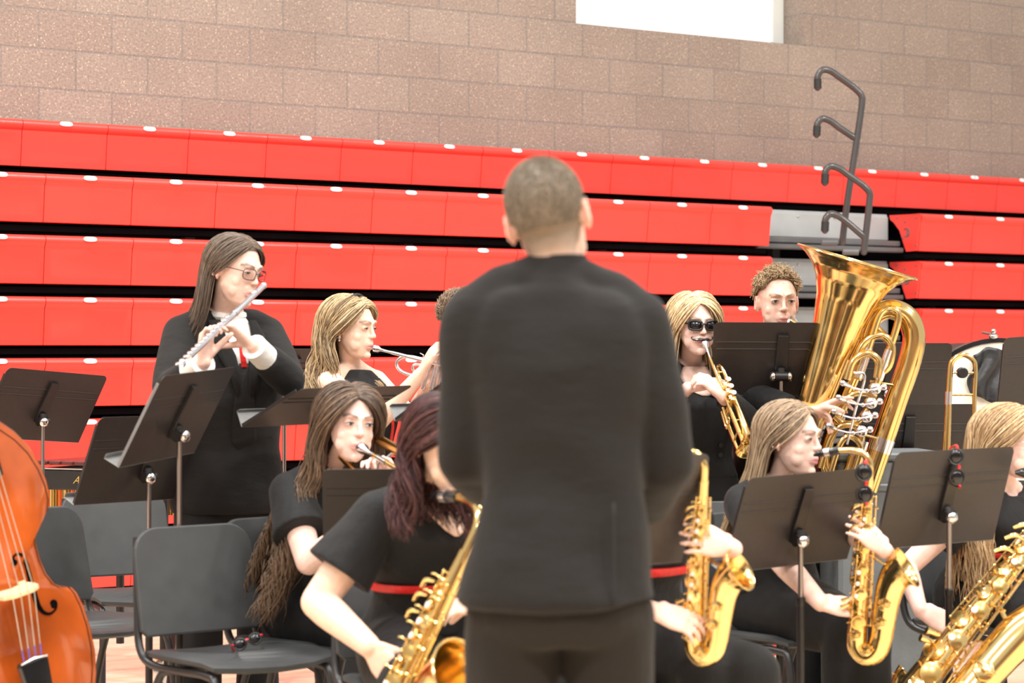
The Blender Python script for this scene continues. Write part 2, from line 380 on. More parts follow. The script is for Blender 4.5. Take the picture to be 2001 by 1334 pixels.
def court(name, c, L_, w, ang, label):
    R = np.array([[math.cos(ang), -math.sin(ang), 0], [math.sin(ang), math.cos(ang), 0], [0, 0, 1]])
    struct(MB().box(c, (L_, w, .002), R).build(name, M['courtred'], smooth=False))
court('trim_1', (-1.6, 8.6, .001), 9, .3, TH, '')
court('trim_2', (-1.2, 7.55, .001), 7, .12, TH, '')
# the opposite side of the gym (behind the camera): block wall with a red bleacher front
struct(MB().box((2, -13, 3.2), (34, .3, 6.4)).build('wall_front', mat('far_block_wall', (.34, .24, .19), .9, noise=(3, .1)), smooth=False))

# ---------------------------------------------------------------- bleachers
MOD = .457
def seat_panel_mesh(width, numeral=None):
    w = width / 2 - .0020; prof = [(-.27, -.004), (-.04, 0), (-.012, -.001), (.002, -.006), (.010, -.016), (.011, -.030), (.003, -.046), (-.004, -.056)]
    end = (-.024, -.232)
    mb = MB(); vs = []; fs = []
    rows = prof + [end, (-.04, -.235), (-.05, -.225)]
    for o, z in rows:
        vs += [(-w, o, z), (w, o, z)]
    for i in range(len(rows) - 1):
        if rows[i] == (-.004, -.056): continue
        fs.append((2 * i, 2 * i + 2, 2 * i + 3, 2 * i + 1))
    # face with a recessed trapezoid
    a = np.array([-.004, -.056]); e = np.array(end); f = lambda t, d=0: (a + (e - a) * t) + np.array([d, 0])
    def pt(x, t, d=0): q = f(t, d); return (x, q[0], q[1])
    k = len(vs)
    o4 = [pt(-w, 0), pt(w, 0), pt(w, 1), pt(-w, 1)]
    i4 = [pt(-w * .90, .05), pt(w * .90, .05), pt(w * .84, .84), pt(-w * .84, .84)]
    j4 = [pt(-w * .86, .10, -.0012), pt(w * .86, .10, -.0012), pt(w * .81, .79, -.0012), pt(-w * .81, .79, -.0012)]
    vs += o4 + i4 + j4
    for q in (0, 4):
        for n in range(4):
            fs.append((k + q + n, k + q + 4 + n, k + q + 4 + (n + 1) % 4, k + q + (n + 1) % 4))
    fs.append((k + 8, k + 11, k + 10, k + 9))
    # side skirts
    n0 = len(vs)
    for x in (-w, w):
        pr = [(x, o, z) for o, z in rows[1:-2]] + [(x, -.06, -.2)]
        fs.append(tuple(range(len(vs), len(vs) + len(pr)))); vs += pr
    mb.add(vs, fs)
    return mb
panel_me = seat_panel_mesh(MOD).mesh('seat_panel', M['red'], smooth=True)
panel_me.transform(Matrix.Rotation(PI, 4, 'Z'))       # local -y is out of the wall, x mirrored
Mrow = Matrix.Identity(3)
def rowframe(o, u, v, z):
    Mx = Matrix.Identity(4)
    p = B(u, v, z)
    for i in range(3): Mx[i][0] = U[i]; Mx[i][1] = NN[i]; Mx[i][2] = (0, 0, 1)[i]; Mx[i][3] = p[i]
    o.matrix_world = Mx; return o
plates = {}
def plate_mesh(num):
    if num in plates: return plates[num]
    mb = MB(); pts = []
    for i in range(20):
        a = 2 * PI * i / 20; pts.append((.034 * math.copysign(abs(math.cos(a)) ** .6, math.cos(a)), .0125 * math.copysign(abs(math.sin(a)) ** .8, math.sin(a))))
    # lies on the nosing, tipped towards the hall
    ax = V(1, 0, 0); ay = nrm(V(0, .45, .89)); o = V(0, -.0115, -.0150)
    mb.prism(pts, o, ax, ay, .003); mb.mi = 1
    text_into(mb, str(num), o - np.cross(ax, ay) * -.0018, ax, ay, .022, .0006)
    plates[num] = mb.mesh('number_plate', [M['white'], M['ink']], smooth=False)
    return plates[num]
def bleacher_row(i0, n, v, z, phase, label, num0, grp='red bleacher rows', cap=False):
    r = thing('bleacher_row', label, 'bleachers', (0, 0, 0), grp, world=False); rowframe(r, phase + i0 * MOD, v, z)
    for k in range(n):
        c = bpy.data.objects.new('seat_panel', panel_me); COL.objects.link(c); c.parent = r; c.location = ((k + .5) * MOD, 0, 0)
        if 0 <= num0 + k:
            p = bpy.data.objects.new('number_plate', plate_mesh(num0 + k)); COL.objects.link(p); p.parent = c
    ln = n * MOD
    # steel nose beam and riser hidden beneath the seats, near-black for the shade there
    MB().box((ln / 2, .10, -.262), (ln, .10, .03)).box((ln / 2, .16, -.15), (ln, .02, .2)).build('support_beam', M['void'], r, smooth=False)
    if cap:
        mb = MB(); poly = [(-.006, -.003), (.27, 0), (.262, -.03), (.235, -.045), (.18, -.10), (.15, -.17), (.12, -.235), (.03, -.232), (.004, -.05)]
        mb.prism(poly, (-.006, 0, 0), (0, 1, 0), (0, 0, 1), .012)
        cpo = mb.build('end_cap', M['red'], r, smooth=False)
        em = MB(); cc = V(-.0135, .115, -.115)
        em.tube([cc + V(0, math.cos(a) * .026, math.sin(a) * .026) for a in np.linspace(.7, 5.6, 16)], .0035, 6)
        em.tube([cc + V(0, -.006, .024), cc + V(0, -.006, -.024)], .003, 6).tube([cc + V(0, -.02, .018), cc + V(0, -.006, 0), cc + V(0, -.02, -.02)], .003, 6)
        em.build('moulded_emblem', M['greydk'], cpo)
        bo = MB()
        for y, zz in ((.20, -.022), (.03, -.03), (.13, -.05), (.15, -.15), (.03, -.20)): bo.cyl((-.016, y, zz), (-.008, y, zz), .006, 8)
        bo.build('bolt', M['greydk'], cpo)
    return r
topz = [EYE + 1.141 - .002]
ords = ['top', 'second', 'third', 'fourth', 'fifth', 'sixth', 'seventh', 'lowest']
bleacher_row(-4, 23, -.434, topz[0], .109, 'long top row of red plastic bleacher seats running unbroken below the block wall', 10)
rz = [None] + [EYE + .838 - .2952 * k for k in range(7)]
uend = u_at(1508)
for k in range(1, 8):
    bleacher_row(-4, 14, 0, rz[k], uend - 10 * MOD, '%s row down of red bleacher seats, left of the grey aisle' % ords[k], 11 - 4 + 4 - k if k > 1 else 7)
u2 = u_at(1800)
for k in range(1, 8):
    bleacher_row(0, 9, 0, rz[k], u2, '%s row down of red bleacher seats, right of the grey aisle' % ords[k], 3, 'red bleacher rows', cap=True)
# aisle steps
for k in range(1, 8):
    t = thing('aisle_step', 'grey steel aisle step level with the %s red bleacher row from the top' % ords[k], 'step', B((uend + u2) / 2, .0, rz[k] - .25), 'aisle steps between the bleacher sections')
    L_ = u2 - uend - .02; uc = (uend + u2) / 2
    MB().bbox(B(uc, -.36, rz[k] - .005), (L_, .14, .02), .004, RW).bbox(B(uc, -.29, rz[k] - .085), (L_, .02, .15), .005, RW).build('step_panel', M['grey'], t, smooth=False)
    for j in range(4): MB().ell(B(uend + L_ * (j + .5) / 4, -.275, rz[k] - .03), .007, n=8, m=5).build('rivet', M['chrome'], t)
    MB().bbox(B(uc, -.20, rz[k] - .185), (L_, .06, .035), .006, RW).bbox(B(uc, -.17, rz[k] - .225), (L_, .06, .03), .006, RW).build('step_beam', M['greydk'], t, smooth=False)
# black sheets painting the shade inside the folded bleachers, and frame posts
ins = thing('bleacher_understructure', 'dark steel understructure glimpsed in the gaps between the red bleacher rows', 'bleachers', B(3, -.5, 0))
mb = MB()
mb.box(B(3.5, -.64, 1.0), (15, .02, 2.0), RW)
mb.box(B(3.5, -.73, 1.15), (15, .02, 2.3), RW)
mb.build('shade_backing', M['void'], ins, smooth=False)
for u in np.arange(-1.6, 9, 1.35):
    MB().box(B(u, -.60, 1.0), (.06, .05, 2.0), RW).build('upright', M['black'], ins, smooth=False)
MB().box(B(3.5, -.12, .10), (15, .05, .16), RW).build('skirt', M['greydk'], ins, smooth=False)
# black tube hand rails hooked on the aisle
def handrail(label, post, arms, zpost):
    pts = [P(x, y, Y) for x, y, Y in post]
    t = thing('handrail', label, 'handrail', pts[0], 'folded aisle handrails')
    MB().tube(pts, .0195, 12, smooth=40, round_ends=True).build('rail_post', M['rail'], t)
    for a in arms:
        q = [P(x, y, Y) for x, y, Y in a]
        MB().tube(q, .0195, 12, smooth=30, round_ends=True).build('rail_arm', M['rail'], t)
        d = nrm(q[-1] - q[-2]); MB().cyl(q[-1] - d * .05, q[-1] + d * .004, .0225, 14).build('end_grip', M['rubber'], t)
    MB().tube([pts[0] + V(-.03, 0, .0), pts[0] + V(-.12, 0, .0)], .02, 10).build('pivot', M['greydk'], t)
zp = 13.3
handrail('taller black tubular handrail with two hooked arms standing in the grey aisle',
    [(1646, 474, zp), (1655, 400, zp), (1672, 290, zp), (1684, 208, zp), (1683, 186, zp), (1668, 170, zp)],
    [[(1668, 170, zp), (1640, 150, zp), (1622, 138, zp), (1606, 137, zp), (1598, 150, zp), (1598, 171, zp)],
     [(1668, 268, zp), (1640, 249, zp), (1622, 236, zp), (1606, 232, zp), (1597, 243, zp), (1596, 263, zp)]], zp)
handrail('shorter black tubular handrail with two hooked arms, right of the tall one',
    [(1688, 492, zp - .25), (1693, 450, zp - .25), (1699, 395, zp - .25), (1699, 376, zp - .25), (1686, 361, zp - .25)],
    [[(1686, 361, zp - .25), (1660, 343, zp - .25), (1640, 329, zp - .25), (1622, 325, zp - .25), (1613, 336, zp - .25), (1612, 357, zp - .25)],
     [(1688, 462, zp - .25), (1660, 438, zp - .25), (1640, 423, zp - .25), (1623, 418, zp - .25), (1613, 429, zp - .25), (1612, 450, zp - .25)]], zp)
# ---------------------------------------------------------------- soft shapes: union, smoothing, folds
def remesh(mb, voxel, smooth=3, fac=.5):
    me = mb.mesh('tmp', M['skin'], smooth=True); ob = bpy.data.objects.new('tmp', me); COL.objects.link(ob)
    md = ob.modifiers.new('r', 'REMESH'); md.mode = 'VOXEL'; md.voxel_size = voxel; md.adaptivity = 0
    dg = bpy.context.evaluated_depsgraph_get(); ev = ob.evaluated_get(dg); m2 = bpy.data.meshes.new_from_object(ev)
    bpy.data.objects.remove(ob); bpy.data.meshes.remove(me)
    n = len(m2.vertices); co = np.empty(n * 3, np.float32); m2.vertices.foreach_get('co', co); co = co.reshape(-1, 3).astype(float)
    e = np.empty(len(m2.edges) * 2, np.int32); m2.edges.foreach_get('vertices', e); e = e.reshape(-1, 2)
    deg = np.bincount(e.ravel(), minlength=n).astype(float)[:, None]; deg[deg == 0] = 1
    for _ in range(smooth):
        acc = np.stack([np.bincount(e[:, 0], co[e[:, 1], k], n) + np.bincount(e[:, 1], co[e[:, 0], k], n) for k in range(3)], 1)
        co = co * (1 - fac) + acc / deg * fac
    return m2, co
def finish(m2, co, name, mats, parent, colors=None):
    org = getorg(parent); m2.vertices.foreach_set('co', (co - np.asarray(org)).astype(np.float32).ravel())
    m2.materials.clear()
    for m in (mats if isinstance(mats, (list, tuple)) else [mats]): m2.materials.append(m)
    m2.polygons.foreach_set('material_index', np.zeros(len(m2.polygons), np.int32))
    m2.polygons.foreach_set('use_smooth', np.ones(len(m2.polygons), bool)); m2.name = name
    if colors is not None:
        at = m2.color_attributes.new('Col', 'FLOAT_COLOR', 'POINT'); at.data.foreach_set('color', np.hstack([colors, np.ones((len(colors), 1))]).astype(np.float32).ravel())
    m2.update(); o = bpy.data.objects.new(name, m2); COL.objects.link(o); o.parent = parent
    return o
def normals(m2, co):
    m2.vertices.foreach_set('co', co.astype(np.float32).ravel()); m2.update()
    n = np.empty(len(m2.vertices) * 3, np.float32); m2.vertex_normals.foreach_get('vector', n); return n.reshape(-1, 3).astype(float)
def folds(p, seed, k=22.0, direction=None):
    """smooth fold field about -1..1"""
    rs = np.random.RandomState(seed); f = 0
    w = p + .03 * np.sin(p[:, [1, 2, 0]] * 17 + seed)
    for i in range(5):
        d = nrm(rs.randn(3) * V(1, 1, 1.0)) if direction is None else nrm(np.asarray(direction) + rs.randn(3) * .45)
        f = f + np.sin(w @ d * k * (.7 + .25 * i) + rs.rand() * 6) * (1 / (1 + .4 * i))
    return f / 2.6
def soft(mb, name, m, parent, voxel=.008, smooth=4, amp=.003, seed=1, k=24, dirn=None, colors=None):
    m2, co = remesh(mb, voxel, smooth)
    if amp:
        nr = normals(m2, co); co = co + nr * (folds(co, seed, k, dirn) * amp + folds(co, seed + 5, k * 2.4, dirn) * amp * .4)[:, None]
    return finish(m2, co, name, m, parent, colors)

# ---------------------------------------------------------------- anatomy
def basis(yaw, pitch=0, roll=0):
    """rows: right, forward, up of a person whose yaw 0 faces the camera and 90 faces image-right"""
    a = math.radians(yaw); f = V(math.sin(a), -math.cos(a), 0); r = V(-math.cos(a), -math.sin(a), 0); u = V(0, 0, 1)
    p = math.radians(pitch); f2 = f * math.cos(p) - u * math.sin(p); u2 = u * math.cos(p) + f * math.sin(p)
    q = math.radians(roll); r2 = r * math.cos(q) + u2 * math.sin(q); u3 = u2 * math.cos(q) - r * math.sin(q)
    return np.array([r2, f2, u3])
def head_prims(mb, c, R, s=1.0, male=False):
    """c: head centre (between the ears, eye level). Local right, forward, up."""
    L = lambda x, y, z: c + (V(x, y, z) * s) @ R
    RT = R.T
    mb.ell(L(0, -.014, .036), V(.073, .092, .080) * s, RT, 28, 20)
    mb.ell(L(0, .018, .022), V(.066, .070, .062) * s, RT, 24, 16)
    jw = .059 if male else .055
    mb.loft([(L(0, .010, .01), R[0] * .066 * s, R[1] * .072 * s), (L(0, .016, -.02), R[0] * .064 * s, R[1] * .070 * s), (L(0, .021, -.05), R[0] * (jw + .002) * s, R[1] * .064 * s),
             (L(0, .030, -.076), R[0] * (jw - .010) * s, R[1] * .054 * s), (L(0, .040, -.098), R[0] * (jw - .024) * s, R[1] * .040 * s), (L(0, .046, -.109), R[0] * .018 * s, R[1] * .022 * s)], 24, p=2.15)
    mb.ell(L(0, .078, -.094), V(.020 if male else .016, .014, .015) * s, RT)       # chin
    for q in (-1, 1):
        mb.ell(L(q * .036, .050, -.026), V(.024, .021, .026) * s, RT)            # cheek
        mb.ell(L(q * .033, .044, -.054), V(.026, .025, .030) * s, RT)
        mb.tube([L(q * .008, .086, .030), L(q * .026, .086, .034), L(q * .044, .070, .028)], V(.007, .0085, .0065) * s, 8)   # brow
        mb.ell(L(q * .031, .073, .009), V(.0155, .0125, .0115) * s, RT)                     # eye
        mb.ell(L(q * .0095, .093, -.0225), V(.0065, .009, .0058) * s, RT)          # nostril
        # ear
        e = L(q * .071, -.010, -.006); ex = rotv(R[1], R[2], -q * .35) ; 
        mb.ell(e, V(.008, .013, .024) * s, RT)
        mb.tube([e + (V(q * .010, -.004, 0) * s) @ R + (R[1] * math.cos(a) * .014 + R[2] * (math.sin(a) * .027 + .003)) * s for a in np.linspace(-1.2, 4.3, 12)], .0042 * s, 7)
        mb.ell(e + (V(q * .004, .004, -.024) * s) @ R, V(.004, .006, .008) * s, RT)
    mb.tube([L(0, .082, .026), L(0, .087, .010), L(0, .096, -.010), L(0, .1015, -.0195)], V(.0075, .007, .008, .0095) * s, 10, smooth=8, round_ends=True)
    mb.tube([L(-.025, .078, -.0575), L(-.012, .0905, -.0535), L(0, .0945, -.0545), L(.012, .0905, -.0535), L(.025, .078, -.0575)], V(.003, .0055, .006, .0055, .003) * s, 8, smooth=12, round_ends=True)
    mb.tube([L(-.022, .079, -.0605), L(-.011, .0895, -.0655), L(0, .0915, -.0670), L(.011, .0895, -.0655), L(.022, .079, -.0605)], V(.003, .006, .007, .006, .003) * s, 8, smooth=12, round_ends=True)
    mb.ell(L(0, .080, -.045), V(.026, .014, .018) * s, RT)
def head_colors(co, c, R, s, skin, lips, brow, cols, hairmask=None):
    q = ((co - c) @ R.T) / s
    d = np.linalg.norm(q * V(1, .8, .8), axis=1); near = d < .16
    def blend(mask, col):
        m = np.clip(mask, 0, 1)[:, None] * near[:, None]; cols[:] = cols * (1 - m) + np.asarray(col) * m
    x, y, z = q.T
    g = lambda cx, cz, sx, sz: np.exp(-(((np.abs(x) - cx) / sx) ** 2 + ((z - cz) / sz) ** 2))
    sk = np.asarray(skin)
    blend(.22 * g(.040, -.034, .022, .020) * (y > .02), sk * V(1.06, .84, .82))
    blend(.5 * g(.0, -.024, .014, .010) * (y > .08), sk * V(1.05, .78, .76))
    blend(.5 * (np.abs(x) > .069) * (np.abs(y + .01) < .04), sk * V(1.05, .75, .72))
    blend(1.5 * g(0, -.0545, .021, .0045) * (y > .07), lips); blend(1.5 * g(0, -.0655, .017, .0055) * (y > .07), lips)
    blend(1.3 * g(0, -.0600, .021, .0016) * (y > .07), np.asarray(lips) * .4)
    bz = .0310 + .006 * np.clip(np.abs(x) - .014, 0, .020) / .020 - .45 * np.clip(np.abs(x) - .036, 0, 1)
    blend(.8 * np.exp(-((z - bz) / .0046) ** 2) * (np.abs(x) > .011) * (np.abs(x) < .050) * (y > .04), brow)
    blend(.55 * g(.031, .014, .018, .010) * (y > .05), sk * V(.72, .60, .58))
    if hairmask is not None: hairmask(x, y, z, blend)
    return cols
def eye_parts(root, c, R, s, iris=(.10, .07, .05), look=(0, 0), lid=.62, both=(1, 1)):
    for q, on in ((-1, both[0]), (1, both[1])):
        if not on: continue
        L = lambda x, y, z: c + (V(x, y, z) * s) @ R
        mb = MB(); n = 13; vs = []; cl = []
        # almond-shaped patch, slightly domed
        m = 9
        for j in range(m):
            for i in range(n):
                a = -1 + 2 * i / (n - 1); b = -1 + 2 * j / (m - 1)
                w = (1 - a * a) ** .7
                x = q * .031 + a * .0138; z = .0085 + b * .0052 * w * (lid + .35) + (.0010 * a * q)
                y = .0862 - 26 * (a * .0138) ** 2 - 30 * (z - .0085) ** 2 + .0006
                ix, iz = q * .031 + look[0] * .006, .0085 + look[1] * .003
                rr = math.hypot(x - ix, z - iz)
                col = (.50, .45, .43) if rr > .0056 else (iris if rr > .0027 else (.01, .01, .01))
                if b > .70: col = (.03, .02, .02)
                vs.append(L(x, y, z)); cl.append(col)
        fs = [(j * n + i, j * n + i + 1, (j + 1) * n + i + 1, (j + 1) * n + i) for j in range(m - 1) for i in range(n - 1)]
        mb.add(vs, fs); mb.c = [np.array(cl)]
        mb.col = (.03, .02, .02)
        mb.tube([L(q * .031 + a * .0150, .0870 - 26 * (a * .0138) ** 2, .0088 + .0056 * (1 - a * a) ** .7 * (lid + .35)) for a in np.linspace(-1, 1, 9)], .0010 * s, 5)
        mb.build('eye', M['eyew'], root, usecol=True)
def arm_prims(mb, S, E, Wp, r=(.048, .042, .036, .037, .024), add=0.0, upto=1.0):
    a, b, c, d, e = [q + add for q in r]
    mb.tube([S, S * .5 + E * .5, E], [a, b, c], 16, smooth=7, round_ends=True)
    if upto > 1: mb.tube([E, E * .72 + Wp * .28, Wp], [c, d, e], 16, smooth=8, round_ends=True)
def hand_prims(mb, Wp, D, N, right=True, curls=(.5, .5, .5, .5), k2=1.0, s=1.0, thumb=(.5, .4), spread=.06):
    D = nrm(D); N = nrm(N - D * (np.asarray(N) @ D)); T = np.cross(D, N) * (1 if right else -1)
    mb.loft([(Wp - D * .012 * s, T * .023 * s, N * .017 * s), (Wp + D * .02 * s, T * .030 * s, N * .0165 * s), (Wp + D * .055 * s, T * .040 * s, N * .0145 * s), (Wp + D * .088 * s, T * .040 * s, N * .012 * s), (Wp + D * .095 * s, T * .034 * s, N * .008 * s)], 16, p=2.4)
    sd = np.cross(D, N)
    out = []
    for i, (off, ln, rr) in enumerate(((.030, .070, .0085), (.0105, .078, .0088), (-.0100, .073, .0083), (-.0285, .058, .0074))):
        p = Wp + D * .086 * s + T * off * s; ang = curls[i]; d0 = rotv(D, N, 0) + T * spread * (1.2 - i * .8); d0 = nrm(d0)
        pts = [p]; a = 0
        for j, fr in enumerate((.45, .31, .24)):
            a += ang * (1.0, k2, .7 * k2)[j]
            dd = nrm(d0 * math.cos(a) + N * math.sin(a)); p = p + dd * ln * fr * s; pts.append(p)
        mb.tube(pts, [rr * s, rr * s * .96, rr * s * .88, rr * s * .74], 10, round_ends=True)
        for jx in (1, 2): mb.ell(pts[jx], rr * s * 1.03, n=10, m=8)
        out.append(pts)
    p = Wp + D * .022 * s + T * .026 * s; d = nrm(D * .75 + T * .75 * (1 - thumb[0]) + N * (thumb[0])); pts = [p]
    for j, ln in enumerate((.042, .033, .027)):
        p = p + d * ln * s; pts.append(p); d = nrm(d + N * thumb[1] * .6 - T * thumb[1] * .55)
    mb.tube(pts, [.0135 * s, .0118 * s, .0105 * s, .0085 * s], 10, round_ends=True)
    return out
def ik(S, Wp, a, b, hint):
    d = Wp - S; L = np.linalg.norm(d)
    if L > (a + b) * .998:
        k = L / ((a + b) * .998); a *= k; b *= k
        if k > 1.02: print('REACH x%.2f' % k)
    x = (a * a - b * b + L * L) / (2 * L); h = math.sqrt(max(a * a - x * x, 0)); dn = d / L
    hn = nrm(np.asarray(hint, float) - dn * (np.asarray(hint, float) @ dn)); return S + dn * x + hn * h
PROF = dict(
 suit=[(-.06, .178, .128, -.01), (.0, .182, .130, -.01), (.2, .166, .120, 0), (.38, .156, .112, .005), (.58, .168, .120, .01), (.76, .186, .126, .004), (.86, .182, .112, .0), (.93, .130, .084, -.005), (1.0, .066, .062, -.005)],
 male=[(-.06, .150, .105, -.01), (.0, .172, .122, -.01), (.12, .166, .118, 0), (.32, .150, .108, .005), (.55, .166, .118, .01), (.75, .182, .122, .008), (.87, .172, .105, .0), (.94, .125, .080, -.005), (1.0, .066, .062, -.005)],
 female=[(-.06, .155, .110, -.015), (.0, .178, .125, -.015), (.12, .168, .115, -.005), (.35, .128, .098, .0), (.58, .142, .118, .015), (.72, .152, .122, .022), (.86, .150, .095, .005), (.94, .105, .070, 0), (1.0, .054, .054, 0)])
def torso(mb, pel, nk, R, prof, t0=-1, t1=2, add=0, sc=1.0, bend=(0, 0, 0), scd=None, grow=None, n=28):
    """R: (right, fwd) rows ; bend: offset of the mid spine"""
    up = nk - pel; rings = []; scd = scd or sc; bend = np.asarray(bend, float)
    pr = np.array(PROF[prof]); ts = np.linspace(max(t0, pr[0][0]), min(t1, pr[-1][0]), 18)
    for t in ts:
        hw, hd, fo = (np.interp(t, pr[:, 0], pr[:, j]) for j in (1, 2, 3))
        g = 0 if grow is None else np.interp(t, [q[0] for q in grow], [q[1] for q in grow])
        c = pel + up * t + bend * 4 * t * (1 - t) + R[1] * fo * sc
        rings.append((c, R[0] * (hw * sc + add + g), R[1] * (hd * scd + add + g)))
    mb.loft(rings, n, p=2.25)

class Person:
    def __init__(s, label, base, head, hR, nk, pel, tR, prof='female', sc=1.0, skin=(.80, .55, .44), hs=1.0, bend=(0, 0, 0), shw=None, shdrop=.055, name='person'):
        s.root = thing('person', label, 'person', base); s.head = head; s.hR = hR; s.nk = nk; s.pel = pel; s.tR = tR; s.prof = prof; s.sc = sc; s.skin = np.asarray(skin, float)
        s.hs = hs; s.bend = np.asarray(bend, float); w = shw or (.185 if prof == 'male' else .158) * sc
        up = nrm(nk - pel); s.up = up
        s.S = {q: nk + tR[0] * (w * q) - up * shdrop * sc for q in (1, -1)}      # 1 = their right
        s.b = MB(); s.male = prof == 'male'
        head_prims(s.b, head, hR, hs, s.male)
        nr = .049 if s.male else .040
        s.b.loft([(nk - up * .03, tR[0] * (nr + .016) * sc, tR[1] * (nr + .012)), (nk, tR[0] * nr * 1.08 * sc, tR[1] * nr * 1.08), (nk * .5 + (head - hR[2] * .06 - hR[1] * .016) * .5, tR[0] * nr, tR[1] * nr), (head - hR[2] * .055 - hR[1] * .012, hR[0] * nr, hR[1] * nr), (head - hR[2] * .01 - hR[1] * .02, hR[0] * nr, hR[1] * nr)], 20)
        torso(s.b, pel, nk, tR, prof, sc=sc, add=-.018, bend=s.bend)
        for q in (1, -1):
            s.b.tube([nk + up * .02, nk + tR[0] * (w * .5 * q) - up * .022 * sc, s.S[q]], [.036 * sc, .042 * sc, .046 * sc], 12, smooth=7, round_ends=True)
        s.E = {}; s.Wr = {}; s.legs = {}
    def arm(s, q, Wp, hint, a=.285, b=.25, r=(.048, .042, .036, .037, .024), rs=1.0):
        E = ik(s.S[q], Wp, a * s.sc ** .3, b * s.sc ** .3, hint); s.E[q] = E; s.Wr[q] = Wp; s.r = tuple(x * rs for x in r)
        arm_prims(s.b, s.S[q], E, Wp, s.r, upto=2); return E
    def hand(s, q, D, N, size=1.0, **k): return hand_prims(s.b, s.Wr[q], D, N, right=(q == 1), s=size, **k)
    def leg(s, q, hip, knee, ank, foot):
        s.legs[q] = (hip, knee, ank, foot)
        s.b.tube([hip, hip * .5 + knee * .5, knee], [.082 * s.sc, .070 * s.sc, .052], 14, smooth=7, round_ends=True)
        s.b.tube([knee, knee * .65 + ank * .35, ank], [.052, .052, .034], 14, smooth=7, round_ends=True)
        s.b.tube([ank, ank + foot * .03 - V(0, 0, .03), ank + foot * .06 - V(0, 0, .05)], [.032, .028, .018], 10, smooth=5, round_ends=True)
        mb = MB(); f = nrm(V(foot[0], foot[1], 0)); sd = np.cross(f, V(0, 0, 1)); z0 = ank[2] - .085
        g = V(ank[0], ank[1], 0)
        mb.loft([(g - f * .075 + V(0, 0, z0 + .03), sd * .015, V(0, 0, .012)), (g - f * .06 + V(0, 0, z0 + .035), sd * .036, V(0, 0, .035)), (g + V(0, 0, z0 + .045), sd * .042, V(0, 0, .045)), (g + f * .07 + V(0, 0, z0 + .035), sd * .045, V(0, 0, .035)), (g + f * .14 + V(0, 0, z0 + .025), sd * .047, V(0, 0, .025)), (g + f * .19 + V(0, 0, z0 + .016), sd * .03, V(0, 0, .014))], 16, p=2.6)
        mb.build('shoe', M['shoe'], s.root)
    def trousers(s, m, rk=.075, ra=.075, amp=.004, wtop=.32, voxel=.009, seed=3, thigh=.018):
        mb = MB(); torso(mb, s.pel, s.nk, s.tR, s.prof, t1=wtop, add=.010, sc=s.sc, bend=s.bend)
        for q, (hip, knee, ank, foot) in s.legs.items():
            mb.tube([hip, hip * .5 + knee * .5, knee], [.084 * s.sc + thigh, .076 * s.sc + thigh, rk], 18, smooth=8, round_ends=True)
            low = ank - V(0, 0, .045)
            mb.tube([knee, knee * .5 + low * .5, low], [rk, (rk + ra) / 2 - .004, ra], 18, smooth=8)
            mb.ell(knee, rk * 1.01)
        return soft(mb, 'trousers', m, s.root, voxel, 4, amp, seed, 18)
    def top(s, m, name='dress_top', dirn=None, add=.010, t0=.0, t1=.97, sleeve=.5, sadd=.016, flare=0, amp=.003, voxel=.008, seed=2, grow=None, extra=None, k=24, cuffs=None, neckfwd=None, smooth=4, sides=(1, -1)):
        mb = MB(); torso(mb, s.pel, s.nk, s.tR, s.prof, t0=t0, t1=t1, add=add, sc=s.sc, bend=s.bend, grow=grow)
        r = s.r if hasattr(s, 'r') else (.048, .042, .036, .037, .024)
        for q in sides:
            S = s.S[q]; E = s.E[q]; Wp = s.Wr[q]
            if sleeve > 0: mb.tube([s.nk + s.tR[0] * (.05 * q) - s.up * .020, s.nk + s.tR[0] * (.10 * q * s.sc) - s.up * .030 * s.sc, S], V(.040, .052, .056) * s.sc + add * .8, 14, smooth=7, round_ends=True)
            if sleeve > 0:
                e1 = S + (E - S) * min(sleeve, 1)
                mb.tube([S, S * .5 + e1 * .5, e1], [r[0] + sadd, r[1] + sadd + flare * .5, r[2 if sleeve >= 1 else 1] + sadd + flare], 18, smooth=8, round_ends=sleeve >= 1)
                mb.ell(S, r[0] + sadd)
            if sleeve > 1:
                e2 = E + (Wp - E) * (sleeve - 1)
                mb.tube([E, E * .6 + e2 * .4, e2], [r[2] + sadd, r[3] + sadd, r[4] + sadd + .006], 18, smooth=8)
        if extra: extra(mb, s)
        return soft(mb, name, m, s.root, voxel, smooth, amp, seed, k, dirn)
    def finish(s, voxel=.0036, lips=(.62, .25, .23), brow=(.13, .08, .05), eyes=True, iris=(.10, .07, .05), look=(0, 0), hairmask=None, lid=.62, both=(1, 1)):
        m2, co = remesh(s.b, voxel, 3, .5)
        cols = np.tile(s.skin, (len(co), 1))
        # hands a little pinker
        for q, w in s.Wr.items():
            d = np.linalg.norm(co - w, axis=1)[:, None]; cols = cols * (1 - .3 * np.exp(-(d / .11) ** 2)) + s.skin * V(1.04, .82, .80) * .3 * np.exp(-(d / .11) ** 2)
        cols = head_colors(co, s.head, s.hR, s.hs, s.skin, lips, brow, cols, hairmask)
        finish(m2, co, 'body', M['skin'], s.root, cols)
        if eyes: eye_parts(s.root, s.head, s.hR, s.hs, iris, look, lid, both)

